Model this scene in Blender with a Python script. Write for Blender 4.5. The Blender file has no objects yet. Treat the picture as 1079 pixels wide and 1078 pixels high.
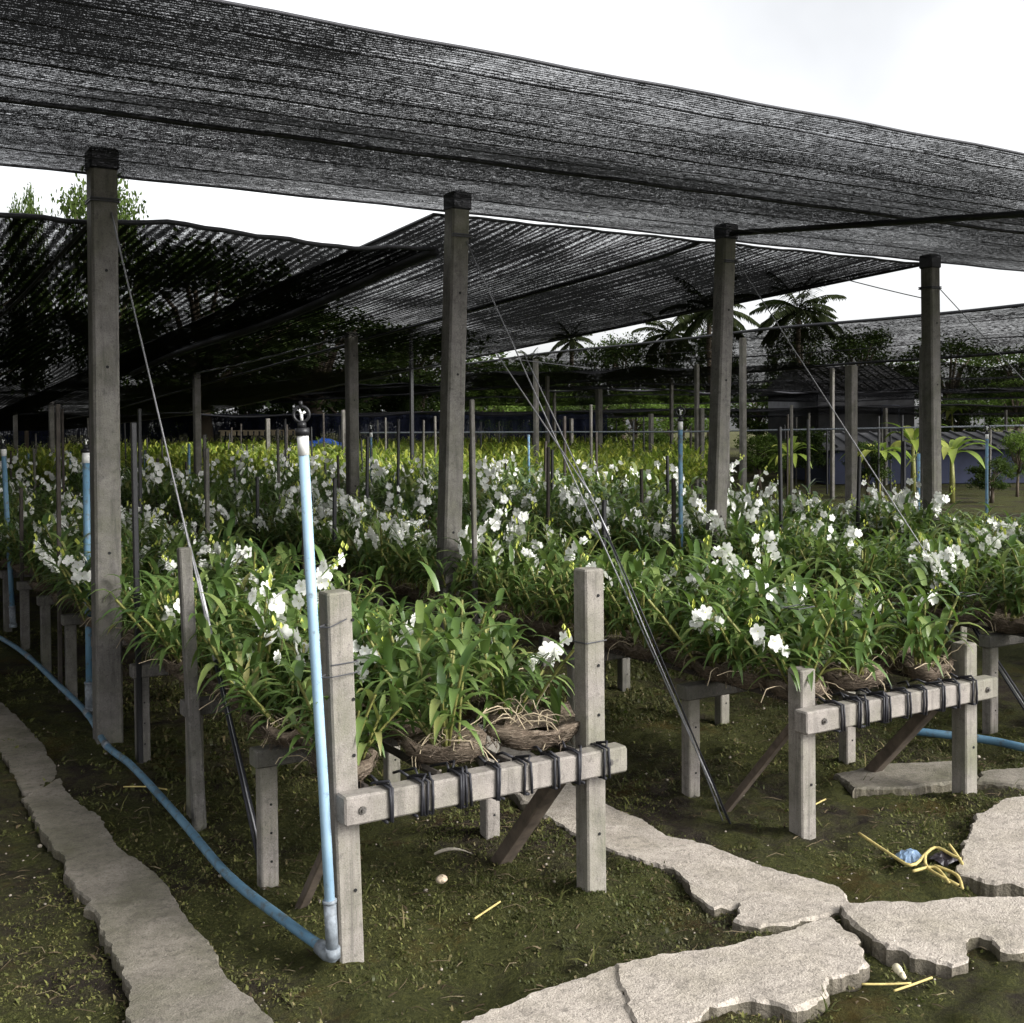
import bpy, bmesh, math, random
import numpy as np
from mathutils import Vector, Matrix
random.seed(7); rng = np.random.default_rng(11)
PI = math.pi
SC = bpy.context.scene
COL = SC.collection

# ------------------------------------------------------------------ camera model (world X = along bench fronts, Y = along the rows)
f = 1215.0; PW, PH = 1079.0, 1078.0; hc = 1.6
yaw = -math.radians(31.3); pit = math.radians(-1.4); rol = math.radians(0.4)
ppy = 452 + f*math.tan(-pit); ppx = PW/2
FW = np.array([-math.sin(yaw)*math.cos(pit), math.cos(yaw)*math.cos(pit), math.sin(pit)])
RT = np.array([math.cos(yaw), math.sin(yaw), 0.0]); UP = np.cross(RT, FW)
R2 = RT*math.cos(rol) - UP*math.sin(rol); U2 = UP*math.cos(rol) + RT*math.sin(rol)
EYE = np.array([0, 0, hc])
def ray(x, y): return FW + R2*(x-ppx)/f + U2*(ppy-y)/f
def G(x, y, z=0.0):                       # where the sight line meets height z
    d = ray(x, y); return EYE + d*((z-hc)/d[2])
def GD(x, y, depth): return EYE + ray(x, y)*depth
def PX(P):
    d = np.asarray(P, float) - EYE; w = d @ FW
    return ppx + f*(d @ R2)/w, ppy - f*(d @ U2)/w, w

cam = bpy.data.cameras.new('camera'); camo = bpy.data.objects.new('camera', cam); COL.objects.link(camo)
M3 = Matrix(((R2[0], U2[0], -FW[0]), (R2[1], U2[1], -FW[1]), (R2[2], U2[2], -FW[2])))
camo.matrix_world = Matrix.Translation(Vector(EYE)) @ M3.to_4x4()
cam.sensor_width = 36; cam.lens = f/PW*36
cam.shift_y = (ppy - PH/2)/PW; cam.clip_start = 0.05; cam.clip_end = 1500
SC.camera = camo

# ------------------------------------------------------------------ materials
class NT:
    def __init__(s, name):
        m = bpy.data.materials.new(name); m.use_nodes = True; s.m = m; s.t = m.node_tree; s.t.nodes.clear()
        s.out = s.n('ShaderNodeOutputMaterial')
    def n(s, typ, **kw):
        nd = s.t.nodes.new(typ)
        for k, v in kw.items():
            if k.startswith('i_'):
                nd.inputs[k[2:].replace('_', ' ')].default_value = v
            else: setattr(nd, k, v)
        return nd
    def l(s, a, b): s.t.links.new(a, b)
    def coord(s, scale=(1, 1, 1), which='Object'):
        tc = s.n('ShaderNodeTexCoord'); mp = s.n('ShaderNodeMapping'); mp.inputs['Scale'].default_value = scale
        s.l(tc.outputs[which], mp.inputs['Vector']); return mp.outputs['Vector']
    def noise(s, vec, scale, detail=4, rough=.55, dist=0):
        nd = s.n('ShaderNodeTexNoise'); nd.inputs['Scale'].default_value = scale; nd.inputs['Detail'].default_value = detail
        nd.inputs['Roughness'].default_value = rough; nd.inputs['Distortion'].default_value = dist
        s.l(vec, nd.inputs['Vector']); return nd.outputs['Fac']
    def ramp(s, fac, stops, interp='LINEAR'):
        r = s.n('ShaderNodeValToRGB'); r.color_ramp.interpolation = interp
        e = r.color_ramp.elements
        while len(e) < len(stops): e.new(.5)
        for k, (p, c) in enumerate(stops):
            e[k].position = p; e[k].color = (c if len(c) == 4 else (*c, 1))
        s.l(fac, r.inputs['Fac']); return r.outputs['Color']
    def mix(s, fac, a, b, mode='MIX'):
        m = s.n('ShaderNodeMix', data_type='RGBA', blend_type=mode)
        for sock, v in ((m.inputs[0], fac), (m.inputs[6], a), (m.inputs[7], b)):
            if isinstance(v, (int, float)): sock.default_value = v
            elif isinstance(v, tuple): sock.default_value = (*v, 1) if len(v) == 3 else v
            else: s.l(v, sock)
        return m.outputs[2]
    def math(s, op, a, b=None, c=None):
        m = s.n('ShaderNodeMath', operation=op)
        for k, v in enumerate((a, b, c)):
            if v is None: continue
            if isinstance(v, (int, float)): m.inputs[k].default_value = v
            else: s.l(v, m.inputs[k])
        return m.outputs[0]
    def bump(s, h, strength=.5, dist=.01):
        b = s.n('ShaderNodeBump'); b.inputs['Strength'].default_value = strength; b.inputs['Distance'].default_value = dist
        s.l(h, b.inputs['Height']); return b.outputs['Normal']
    def pbr(s, color, rough=.7, normal=None, spec=.3, metal=0):
        p = s.n('ShaderNodeBsdfPrincipled')
        for nm, v in (('Base Color', color), ('Roughness', rough), ('Metallic', metal), ('Specular IOR Level', spec)):
            if isinstance(v, tuple): p.inputs[nm].default_value = (*v, 1)
            elif isinstance(v, (int, float)): p.inputs[nm].default_value = v
            else: s.l(v, p.inputs[nm])
        if normal is not None: s.l(normal, p.inputs['Normal'])
        return p.outputs[0]
    def done(s, sh): s.l(sh, s.out.inputs['Surface']); return s.m

MAT = {}
def m_plain(name, col, rough=.6, var=.25, scale=30, spec=.3, metal=0, bumpd=.002):
    t = NT(name); v = t.coord(); nz = t.noise(v, scale, 6, .6)
    c = t.ramp(nz, [(.3, tuple(x*(1-var) for x in col)), (.7, tuple(min(1, x*(1+var)) for x in col))])
    MAT[name] = t.done(t.pbr(c, rough, t.bump(nz, .4, bumpd), spec, metal)); return MAT[name]

def m_concrete(name, a, b, moss, mossamt=.5, speck=140, bd=.003):
    t = NT(name); v = t.coord(); n1 = t.noise(v, 9, 6, .65); n2 = t.noise(v, speck, 3, .6); n3 = t.noise(v, 3.1, 5, .6)
    c = t.ramp(n1, [(.3, a), (.72, b)])
    c = t.mix(t.ramp(n2, [(.30, (.7, .7, .7)), (.44, (0, 0, 0))]), c, tuple(x*.45 for x in a))
    c = t.mix(t.ramp(n2, [(.62, (0, 0, 0)), (.7, (.55, .55, .55))]), c, tuple(min(1, x*1.5) for x in b))
    mk = t.ramp(n3, [(.5-.12*mossamt, (0, 0, 0)), (.72, (mossamt, mossamt, mossamt))])
    c = t.mix(mk, c, moss)
    st = t.noise(t.coord((34, 34, 2.2)), 1.0, 5, .7, .4)
    c = t.mix(t.ramp(st, [(.50, (0, 0, 0)), (.68, (.55, .55, .55))]), c, tuple(x*.42 for x in a))
    n4 = t.noise(v, 27, 6, .75)
    c = t.mix(t.ramp(n4, [(.54, (0, 0, 0)), (.68, (.75, .75, .75))]), c, tuple(x*.6 for x in a))
    h = t.math('ADD', t.math('ADD', n1, t.math('MULTIPLY', n2, .6)), t.math('MULTIPLY', n4, .8))
    MAT[name] = t.done(t.pbr(c, .88, t.bump(h, .7, bd), .2)); return MAT[name]
m_concrete('post_concrete', (.165, .150, .135), (.29, .262, .237), (.11, .115, .068), .8, 210)
m_concrete('old_concrete', (.085, .079, .074), (.175, .163, .152), (.075, .078, .045), .7)
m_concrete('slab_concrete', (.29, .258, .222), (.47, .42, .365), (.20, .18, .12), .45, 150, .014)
m_concrete('path_concrete', (.145, .13, .108), (.25, .225, .19), (.065, .066, .034), .7, 150, .010)  # darker than slab_concrete: left path's shade put into the colour, plus dirt
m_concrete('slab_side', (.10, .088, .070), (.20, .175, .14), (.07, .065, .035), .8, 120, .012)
m_plain('timber', (.10, .078, .06), .85, .4, 18)
m_plain('dark_timber', (.045, .038, .032), .85, .4, 18)
m_plain('black_cord', (.018, .018, .022), .55, .3, 60)
m_plain('steel_wire', (.30, .30, .31), .45, .2, 40, .5, .6)
m_plain('dark_wire', (.05, .05, .055), .6, .2, 40)
m_plain('black_plastic', (.012, .012, .013), .4, .2, 60)
m_plain('white_plastic', (.62, .62, .60), .45, .1, 30)
m_plain('cream_plastic', (.62, .56, .40), .45, .12, 30)
m_plain('grey_pvc', (.16, .18, .20), .5, .45, 45)
m_plain('bolt_steel', (.16, .15, .14), .4, .3, 80, .5, .8)
m_plain('hole_black', (.01, .01, .01), .9, .1, 30)
m_plain('bark', (.09, .07, .05), .9, .4, 6, bumpd=.02)
m_plain('snail_shell', (.40, .33, .24), .4, .4, 60)
m_plain('dry_stalk', (.42, .34, .13), .7, .3, 25)
m_plain('dry_leaf', (.30, .27, .22), .75, .35, 25)
m_plain('blue_bag', (.15, .22, .32), .35, .5, 40)
m_plain('black_bag', (.03, .025, .03), .35, .5, 40)
m_plain('roof_grey', (.085, .085, .09), .8, .25, 3)
m_plain('roof_dark', (.022, .021, .022), .8, .3, 3)
m_plain('blue_wall', (.022, .027, .055), .7, .25, 2)
m_plain('pale_wall', (.15, .16, .20), .8, .2, 2)
m_plain('blue_tarp', (.03, .10, .42), .5, .2, 3)
m_plain('glass_dark', (.02, .02, .03), .2, .2, 3)
m_plain('pebble', (.24, .21, .17), .8, .5, 9)
m_plain('root_beige', (.34, .28, .19), .8, .3, 40)

def m_pvc():
    t = NT('blue_pvc'); v = t.coord(); n1 = t.noise(v, 26, 6, .65); n2 = t.noise(v, 5, 4, .6)
    c = t.ramp(n2, [(.3, (.065, .15, .23)), (.7, (.13, .235, .32))])
    c = t.mix(t.ramp(n1, [(.52, (0, 0, 0)), (.66, (.8, .8, .8))]), c, (.085, .085, .072))
    MAT['blue_pvc'] = t.done(t.pbr(c, .5, t.bump(n1, .2, .001), .35))
m_pvc()
def m_pvc2():
    t = NT('faded_pvc'); v = t.coord(); n1 = t.noise(v, 30, 6, .65); n2 = t.noise(v, 5, 4, .6)
    c = t.ramp(n2, [(.3, (.19, .31, .42)), (.7, (.30, .42, .52))])
    c = t.mix(t.ramp(n1, [(.6, (0, 0, 0)), (.7, (.75, .75, .75))]), c, (.10, .11, .11))
    MAT['faded_pvc'] = t.done(t.pbr(c, .45, t.bump(n1, .2, .001), .4))
m_pvc2()

def m_leaf(name, stops, trans=.28, rough=.36, tint=1.0, spec=.35):
    t = NT(name); g = t.n('ShaderNodeNewGeometry'); v = t.coord((1, 1, 1))
    c = t.ramp(g.outputs['Random Per Island'], stops)
    nz = t.noise(v, 3, 3, .6)
    c = t.mix(t.ramp(nz, [(.3, (0, 0, 0)), (.75, (.45, .45, .45))]), c, (.13*tint, .17*tint, .03*tint))
    p = t.pbr(c, rough, None, spec)
    tr = t.n('ShaderNodeBsdfTranslucent'); t.l(t.mix(.5, c, (.2, .35, .04)), tr.inputs['Color'])
    mx = t.n('ShaderNodeMixShader'); mx.inputs[0].default_value = trans
    t.l(p, mx.inputs[1]); t.l(tr.outputs[0], mx.inputs[2]); MAT[name] = t.done(mx.outputs[0])
m_leaf('orchid_leaf', [(0, (.018, .046, .014)), (.30, (.055, .108, .032)), (.68, (.108, .172, .052)), (.92, (.20, .25, .085)), (1, (.25, .22, .09))], .28, .34, 1.0, .5)
m_leaf('young_leaf', [(0, (.10, .16, .02)), (.5, (.24, .31, .04)), (1, (.50, .50, .09))], .35)
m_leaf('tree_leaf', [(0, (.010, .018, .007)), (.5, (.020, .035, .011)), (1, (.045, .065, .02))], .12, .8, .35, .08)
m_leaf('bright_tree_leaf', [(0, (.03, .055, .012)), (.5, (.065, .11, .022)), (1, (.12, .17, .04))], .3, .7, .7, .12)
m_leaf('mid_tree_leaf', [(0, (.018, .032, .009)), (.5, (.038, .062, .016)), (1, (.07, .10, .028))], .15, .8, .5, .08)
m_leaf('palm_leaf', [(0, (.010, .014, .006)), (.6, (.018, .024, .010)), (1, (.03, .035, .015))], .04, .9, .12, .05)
m_leaf('banana_leaf', [(0, (.12, .18, .03)), (.5, (.22, .30, .05)), (1, (.38, .40, .09))], .35, .45)
m_leaf('moss_leaf', [(0, (.040, .028, .014)), (.3, (.055, .056, .017)), (.6, (.090, .094, .026)), (.85, (.15, .15, .04)), (1, (.20, .15, .08))], .15, .8, .4)
m_leaf('weed_leaf', [(0, (.024, .022, .010)), (.5, (.040, .040, .015)), (.85, (.07, .066, .025)), (1, (.15, .11, .06))], .2, .6, .5)
def m_petal():
    t = NT('petal'); p = t.pbr((.86, .86, .82), .5, None, .3)
    tr = t.n('ShaderNodeBsdfTranslucent'); tr.inputs['Color'].default_value = (.85, .87, .78, 1)
    mx = t.n('ShaderNodeMixShader'); mx.inputs[0].default_value = .3
    t.l(p, mx.inputs[1]); t.l(tr.outputs[0], mx.inputs[2]); MAT['petal'] = t.done(mx.outputs[0])
m_petal()
m_plain('flower_heart', (.50, .55, .12), .5, .2, 30)
m_plain('flower_stem', (.12, .19, .04), .5, .3, 30)
m_plain('cane', (.17, .17, .05), .55, .35, 30)
def m_husk():
    t = NT('husk'); v = t.coord((1, 1, 1)); w = t.coord((18, 18, 60)); n1 = t.noise(v, 14, 6, .7, 1.5); n2 = t.noise(w, 2.2, 5, .7, 1.0)
    c = t.ramp(n2, [(.3, (.055, .040, .030)), (.5, (.15, .115, .085)), (.75, (.33, .27, .21))])
    c = t.mix(t.ramp(n1, [(.45, (0, 0, 0)), (.75, (.6, .6, .6))]), c, (.05, .045, .03))
    MAT['husk'] = t.done(t.pbr(c, .9, t.bump(t.math('ADD', n1, n2), .9, .012), .15))
m_husk()
def m_soil():
    t = NT('soil'); v = t.coord(); big = t.noise(v, .9, 6, .6, .4); mid = t.noise(v, 7, 7, .7); fine = t.noise(v, 70, 5, .75); vf = t.noise(v, 230, 3, .7)
    c = t.ramp(mid, [(.3, (.026, .021, .016)), (.7, (.075, .060, .044))])
    mossc = t.ramp(fine, [(.3, (.034, .037, .013)), (.55, (.080, .086, .026)), (.72, (.16, .155, .05))])
    mm = t.math('ADD', t.math('MULTIPLY', big, .75), t.math('MULTIPLY', mid, .45))
    c = t.mix(t.ramp(mm, [(.50, (0, 0, 0)), (.62, (.95, .95, .95))]), c, mossc)
    rust = t.noise(v, 2.3, 6, .7)
    c = t.mix(t.ramp(rust, [(.56, (0, 0, 0)), (.68, (.6, .6, .6))]), c, (.095, .055, .014))
    c = t.mix(t.ramp(vf, [(.66, (0, 0, 0)), (.74, (.7, .7, .7))]), c, (.16, .14, .11))
    h = t.math('ADD', t.math('ADD', t.math('MULTIPLY', fine, .8), t.math('MULTIPLY', vf, .35)), mid)
    MAT['soil'] = t.done(t.pbr(c, .95, t.bump(h, 1.0, .075), .12))
m_soil()

def m_net(name, openness, su=70, sv=150, col=(.012, .012, .013), fold=9.0, foldu=1.4, patch=.5, rows=('Y', 300, .12), fa=.42):
    """black knitted shade cloth: an opaque black yarn with real see-through gaps between the loops"""
    t = NT(name)
    sx = t.n('ShaderNodeSeparateXYZ'); t.l(t.coord((1, 1, 1)), sx.inputs[0]); rw = t.math('MULTIPLY', t.math('SINE', t.math('MULTIPLY', sx.outputs[rows[0]], rows[1])), rows[2])
    kn = t.noise(t.coord((su, sv, 40)), 1.0, 2, .6)                 # loops of the knit
    fo = t.noise(t.coord((foldu, fold, 1)), 1.0, 5, .7, .8)         # stretched and slack rows
    cr = t.noise(t.coord((26, 60, 10)), 1.0, 3, .7, .6)               # crinkles
    bg = t.noise(t.coord((.35, .7, 1)), 1.0, 3, .5)
    s = t.math('ADD', t.math('MULTIPLY', kn, .9), t.math('ADD', t.math('MULTIPLY', fo, fa), t.math('MULTIPLY', cr, .55)))
    s = t.math('ADD', t.math('ADD', s, t.math('MULTIPLY', bg, patch)), rw)
    mean = .5*(.9+fa+.55+patch)
    th = mean + .40*(0.5-openness)*.9
    a = t.n('ShaderNodeMapRange'); a.inputs['From Min'].default_value = th-.05; a.inputs['From Max'].default_value = th+.09
    a.inputs['To Min'].default_value = .008; a.inputs['To Max'].default_value = .62
    t.l(s, a.inputs['Value'])
    p = t.pbr(col, .9, t.bump(t.math('ADD', cr, kn), .8, .01), .02)
    tr = t.n('ShaderNodeBsdfTransparent'); mx = t.n('ShaderNodeMixShader')
    t.l(a.outputs[0], mx.inputs[0]); t.l(p, mx.inputs[1]); t.l(tr.outputs[0], mx.inputs[2])
    MAT[name] = t.done(mx.outputs[0])
m_net('net_near', .20, 190, 330, (.016, .016, .018), 5, .6, .45, ('Y', 330, .08), .26)
m_net('net_back', .045, 170, 110, (.005, .005, .0055), .8, 9.0, .55, ('X', 105, .085), .42)
m_net('net_far', .36, 30, 16, (.012, .012, .013), .7, 5.0, .35)
m_net('net_band', .27, 22, 12, (.02, .02, .022), .5, 4.0, .4)
m_net('net_curtain', .12, 14, 14, (.010, .012, .022), .7, 5.0, .35)

# ------------------------------------------------------------------ mesh helpers
class MB:
    def __init__(s): s.v = []; s.f = []; s.m = []
    def add(s, vs, fs, mi=0):
        o = len(s.v); s.v += [tuple(map(float, p)) for p in vs]; s.f += [tuple(i+o for i in q) for q in fs]; s.m += [mi]*len(fs)
    def prism(s, p0, p1, w, d, ch=.006, mi=0, side=None, taper=1.0):
        """chamfered bar from p0 to p1, w across 'side', d across the other way"""
        p0 = Vector(p0); p1 = Vector(p1); ax = (p1-p0).normalized()
        sd = Vector(side) if side is not None else (Vector((1, 0, 0)) if abs(ax.x) < .9 else Vector((0, 1, 0)))
        sd = (sd - ax*sd.dot(ax)).normalized(); up = ax.cross(sd)
        a, b = w/2, d/2; c = min(ch, a*.45, b*.45)
        prof = [(a-c, -b), (a, -b+c), (a, b-c), (a-c, b), (-a+c, b), (-a, b-c), (-a, -b+c), (-a+c, -b)]
        L = (p1-p0).length; rings = [(0, 1-c/a*.8), (c, 1), (L-c, taper), (L, taper*(1-c/a*.8))]
        vs = []
        for (h, k) in rings: vs += [p0+ax*h+sd*x*k+up*y*k for x, y in prof]
        fs = []
        for r in range(3):
            for i in range(8): j = (i+1) % 8; fs.append((r*8+i, r*8+j, (r+1)*8+j, (r+1)*8+i))
        fs.append(tuple(range(7, -1, -1))); fs.append(tuple(range(24, 32)))
        s.add(vs, fs, mi)
    def tube(s, pts, r, n=8, mi=0, cap=True):
        pts = [Vector(p) for p in pts]; rs = r if isinstance(r, (list, tuple)) else [r]*len(pts)
        vs = []; prev = None
        for i, p in enumerate(pts):
            t = (pts[min(i+1, len(pts)-1)]-pts[max(i-1, 0)]).normalized()
            if prev is None: sd = t.orthogonal().normalized()
            else: sd = (prev - t*prev.dot(t)).normalized()
            prev = sd; up = t.cross(sd)
            vs += [p+(sd*math.cos(2*PI*k/n)+up*math.sin(2*PI*k/n))*rs[i] for k in range(n)]
        fs = []
        for i in range(len(pts)-1):
            for k in range(n): j = (k+1) % n; fs.append((i*n+k, i*n+j, (i+1)*n+j, (i+1)*n+k))
        if cap: fs.append(tuple(range(n-1, -1, -1))); fs.append(tuple(range((len(pts)-1)*n, len(pts)*n)))
        s.add(vs, fs, mi)
    def torus(s, c, ax, R, r, n=24, k=8, mi=0):
        c = Vector(c); ax = Vector(ax).normalized(); a = ax.orthogonal().normalized(); b = ax.cross(a); vs = []; fs = []
        for i in range(n):
            t = 2*PI*i/n; d = a*math.cos(t)+b*math.sin(t)
            vs += [c+d*(R+r*math.cos(2*PI*j/k))+ax*r*math.sin(2*PI*j/k) for j in range(k)]
        for i in range(n):
            for j in range(k): fs.append((i*k+j, ((i+1) % n)*k+j, ((i+1) % n)*k+(j+1) % k, i*k+(j+1) % k))
        s.add(vs, fs, mi)
    def ball(s, c, r, n=12, mi=0, sc=(1, 1, 1)):
        vs = []; fs = []; m = n//2
        for i in range(m+1):
            for j in range(n):
                a = PI*i/m; b = 2*PI*j/n
                vs.append((c[0]+r*sc[0]*math.sin(a)*math.cos(b), c[1]+r*sc[1]*math.sin(a)*math.sin(b), c[2]+r*sc[2]*math.cos(a)))
        for i in range(m):
            for j in range(n): k = (j+1) % n; fs.append((i*n+j, (i+1)*n+j, (i+1)*n+k, i*n+k))
        s.add(vs, fs, mi)
    def build(s, name, mats, parent=None, smooth=False):
        me = bpy.data.meshes.new(name); me.from_pydata(s.v, [], s.f)
        for k in (mats if isinstance(mats, (list, tuple)) else [mats]): me.materials.append(MAT[k])
        me.polygons.foreach_set('material_index', s.m)
        if smooth: me.polygons.foreach_set('use_smooth', [True]*len(s.f))
        me.update(); o = bpy.data.objects.new(name, me); COL.objects.link(o)
        if parent is not None: o.parent = parent
        return o
def tag(o, label=None, cat=None, group=None, kind=None):
    if label: o['label'] = label
    if cat: o['category'] = cat
    if group: o['group'] = group
    if kind: o['kind'] = kind
    return o
def empty(name, loc=(0, 0, 0), rz=0, **kw):
    o = bpy.data.objects.new(name, None); COL.objects.link(o); o.location = Vector(loc); o.rotation_euler = (0, 0, rz)
    o.empty_display_size = .1; return tag(o, **kw)
def ordn(n): return str(n)+('th' if 10 <= n % 100 <= 20 else {1: 'st', 2: 'nd', 3: 'rd'}.get(n % 10, 'th'))
WORD = ['first', 'second', 'third', 'fourth', 'fifth', 'sixth', 'seventh', 'eighth']
def quads_obj(name, V, Q, mi, mats, parent=None, smooth=False):
    me = bpy.data.meshes.new(name); n = len(Q)
    me.vertices.add(len(V)); me.vertices.foreach_set('co', np.asarray(V, 'f').ravel())
    me.loops.add(n*4); me.loops.foreach_set('vertex_index', np.asarray(Q, 'i').ravel())
    me.polygons.add(n); me.polygons.foreach_set('loop_start', np.arange(0, n*4, 4, dtype='i'))
    try: me.polygons.foreach_set('loop_total', np.full(n, 4, 'i'))
    except Exception: pass
    for k in mats: me.materials.append(MAT[k])
    me.polygons.foreach_set('material_index', np.asarray(mi, 'i'))
    if smooth: me.polygons.foreach_set('use_smooth', np.ones(n, bool))
    me.update(calc_edges=True); me.validate()
    o = bpy.data.objects.new(name, me); COL.objects.link(o)
    if parent is not None: o.parent = parent
    return o
class QB:                                    # quad builder (numpy)
    def __init__(s): s.V = []; s.Q = []; s.M = []; s.n = 0
    def add(s, V, Q, mi=0):
        V = np.asarray(V, float); Q = np.asarray(Q, int)
        s.V.append(V); s.Q.append(Q+s.n); s.M.append(np.full(len(Q), mi) if np.isscalar(mi) else np.asarray(mi)); s.n += len(V)
    def arr(s): return np.concatenate(s.V), np.concatenate(s.Q), np.concatenate(s.M)
    def strip(s, p, d, L, W, droop, segs, fold=0.0, mi=0, sidev=None, prof=None):
        """strap leaf from p in direction d, curving down"""
        p = np.array(p, float); d = np.array(d, float); d /= np.linalg.norm(d)
        sd = np.cross(d, [0, 0, 1]) if sidev is None else np.array(sidev, float)
        if np.linalg.norm(sd) < 1e-3: sd = np.array([1., 0, 0])
        sd /= np.linalg.norm(sd); st = L/segs; V = []
        k = 3 if fold else 2
        for i in range(segs+1):
            t = i/segs; w = W*.5*(prof(t) if prof else (math.sin(PI*min(1, .18+.82*t)**.8)*1.0+.04))
            nrm = np.cross(sd, d); nrm /= np.linalg.norm(nrm)+1e-9
            if k == 3: V += [p-sd*w+nrm*w*fold, p, p+sd*w+nrm*w*fold]
            else: V += [p-sd*w, p+sd*w]
            p = p+d*st; d = d+np.array([0, 0, -droop/segs]); d /= np.linalg.norm(d)
        Q = []
        for i in range(segs):
            for j in range(k-1): a = i*k+j; Q.append((a, a+1, a+k+1, a+k))
        s.add(V, Q, mi)
    def stick(s, pts, r, mi=0, n=4):
        m = MB(); m.tube(pts, r, n, 0, False); s.add(m.v, m.f, mi)

# ------------------------------------------------------------------ world + sun
world = bpy.data.worlds.new('World'); SC.world = world; world.use_nodes = True
wt = world.node_tree; bgn = wt.nodes['Background']
tosun = Vector((.42, -.70, .50)).normalized()
sky = wt.nodes.new('ShaderNodeTexSky'); sky.sky_type = 'NISHITA'; sky.sun_disc = False
sky.sun_elevation = math.asin(tosun.z); sky.sun_rotation = math.atan2(tosun.x, tosun.y)
sky.dust_density = 3; sky.air_density = 1.2
hs = wt.nodes.new('ShaderNodeHueSaturation'); hs.inputs['Saturation'].default_value = .05
wt.links.new(sky.outputs[0], hs.inputs['Color'])
tcn = wt.nodes.new('ShaderNodeTexCoord'); wn = wt.nodes.new('ShaderNodeTexNoise'); wn.inputs['Scale'].default_value = 2.2; wn.inputs['Detail'].default_value = 5
wt.links.new(tcn.outputs['Generated'], wn.inputs['Vector'])
wr = wt.nodes.new('ShaderNodeValToRGB'); wr.color_ramp.elements[0].position = .3; wr.color_ramp.elements[0].color = (.55, .56, .58, 1)
wr.color_ramp.elements[1].position = .7; wr.color_ramp.elements[1].color = (1, 1, 1, 1)
wt.links.new(wn.outputs['Fac'], wr.inputs['Fac'])
wm = wt.nodes.new('ShaderNodeMix'); wm.data_type = 'RGBA'; wm.blend_type = 'MULTIPLY'; wm.inputs[0].default_value = 1
wt.links.new(hs.outputs[0], wm.inputs[6]); wt.links.new(wr.outputs[0], wm.inputs[7])
wt.links.new(wm.outputs[2], bgn.inputs['Color']); bgn.inputs['Strength'].default_value = .15
sl = bpy.data.lights.new('sun', 'SUN'); sl.energy = 1.4; sl.angle = math.radians(24); sl.color = (1, .96, .9)
so = bpy.data.objects.new('sun', sl); COL.objects.link(so); so.rotation_euler = tosun.to_track_quat('Z', 'Y').to_euler()
SC.view_settings.view_transform = 'Standard'; SC.view_settings.look = 'None'; SC.view_settings.gamma = 1
SC.view_settings.use_curve_mapping = False; SC.view_settings.exposure = 1.55
SC.cycles.transparent_max_bounces = 24; SC.cycles.max_bounces = 6; SC.cycles.diffuse_bounces = 3

# ------------------------------------------------------------------ ground
def hsh(ix, iy, s=0):
    return np.modf(np.abs(np.sin(ix*127.1+iy*311.7+s*74.7)*43758.5453))[0]
def vnoise(x, y, s=0):
    ix = np.floor(x); iy = np.floor(y); fx = x-ix; fy = y-iy; fx = fx*fx*(3-2*fx); fy = fy*fy*(3-2*fy)
    return (hsh(ix, iy, s)*(1-fx)*(1-fy)+hsh(ix+1, iy, s)*fx*(1-fy)+hsh(ix, iy+1, s)*(1-fx)*fy+hsh(ix+1, iy+1, s)*fx*fy)
def gheight(x, y):
    x = np.asarray(x, float); y = np.asarray(y, float)
    near = np.clip(1.5-np.hypot(x-3, y-5)/14, 0, 1)
    h = .045*(vnoise(x*1.1, y*1.1, 1)-.5)+.030*(vnoise(x*3.3, y*3.3, 2)-.5)+.028*(vnoise(x*9, y*9, 3)-.5)+.020*(vnoise(x*21, y*21, 4)-.5)+.008*(vnoise(x*40, y*40, 6)-.5)
    tr = np.exp(-((x-(1.62+.25*(y-2.9)))/.16)**2)*np.exp(-((y-2.75)/.55)**2)      # washed-out gully before the first bench
    tr2 = np.exp(-((y-2.50-.10*(x-3))/.12)**2)*np.clip((x-1.6)*1.2, 0, 1)*np.clip((4.6-x), 0, 1)
    for (bx, by) in ((1.37, 3.24), (2.28, 3.24), (3.29, 3.24), (4.26, 3.24), (1.34, 3.87), (2.24, 3.87), (3.25, 3.87), (4.23, 3.87), (1.34, 4.76), (1.34, 5.65), (1.285, 6.16), (3.25, 4.76), (3.25, 6.16)):
        rr = np.hypot(x-bx, y-by)+.03*(vnoise(x*14, y*14, 8)-.5); h = h+.035*np.exp(-(rr/.085)**2)
    sink = 0*x
    for poly in PATHS:                        # the soil lies low under the slabs
        ins = np.zeros(x.shape, bool); n = len(poly)
        for i in range(n):
            (x1, y1), (x2, y2) = poly[i], poly[(i+1) % n]
            if abs(y2-y1) < 1e-9: continue
            ins ^= ((y1 > y) != (y2 > y)) & (x < (x2-x1)*(y-y1)/(y2-y1)+x1)
        sink = np.where(ins, .022, sink)
    return h*near-.014-.07*tr-.012*tr2-sink
def axisn(lo, hi, step, far, n):
    a = np.arange(lo, hi, step); k = np.linspace(0, 1, n)[1:]
    return np.concatenate([(lo-(k**2.4)*(far+lo))[::-1], a, hi+(k**2.4)*(far-hi)])
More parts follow.
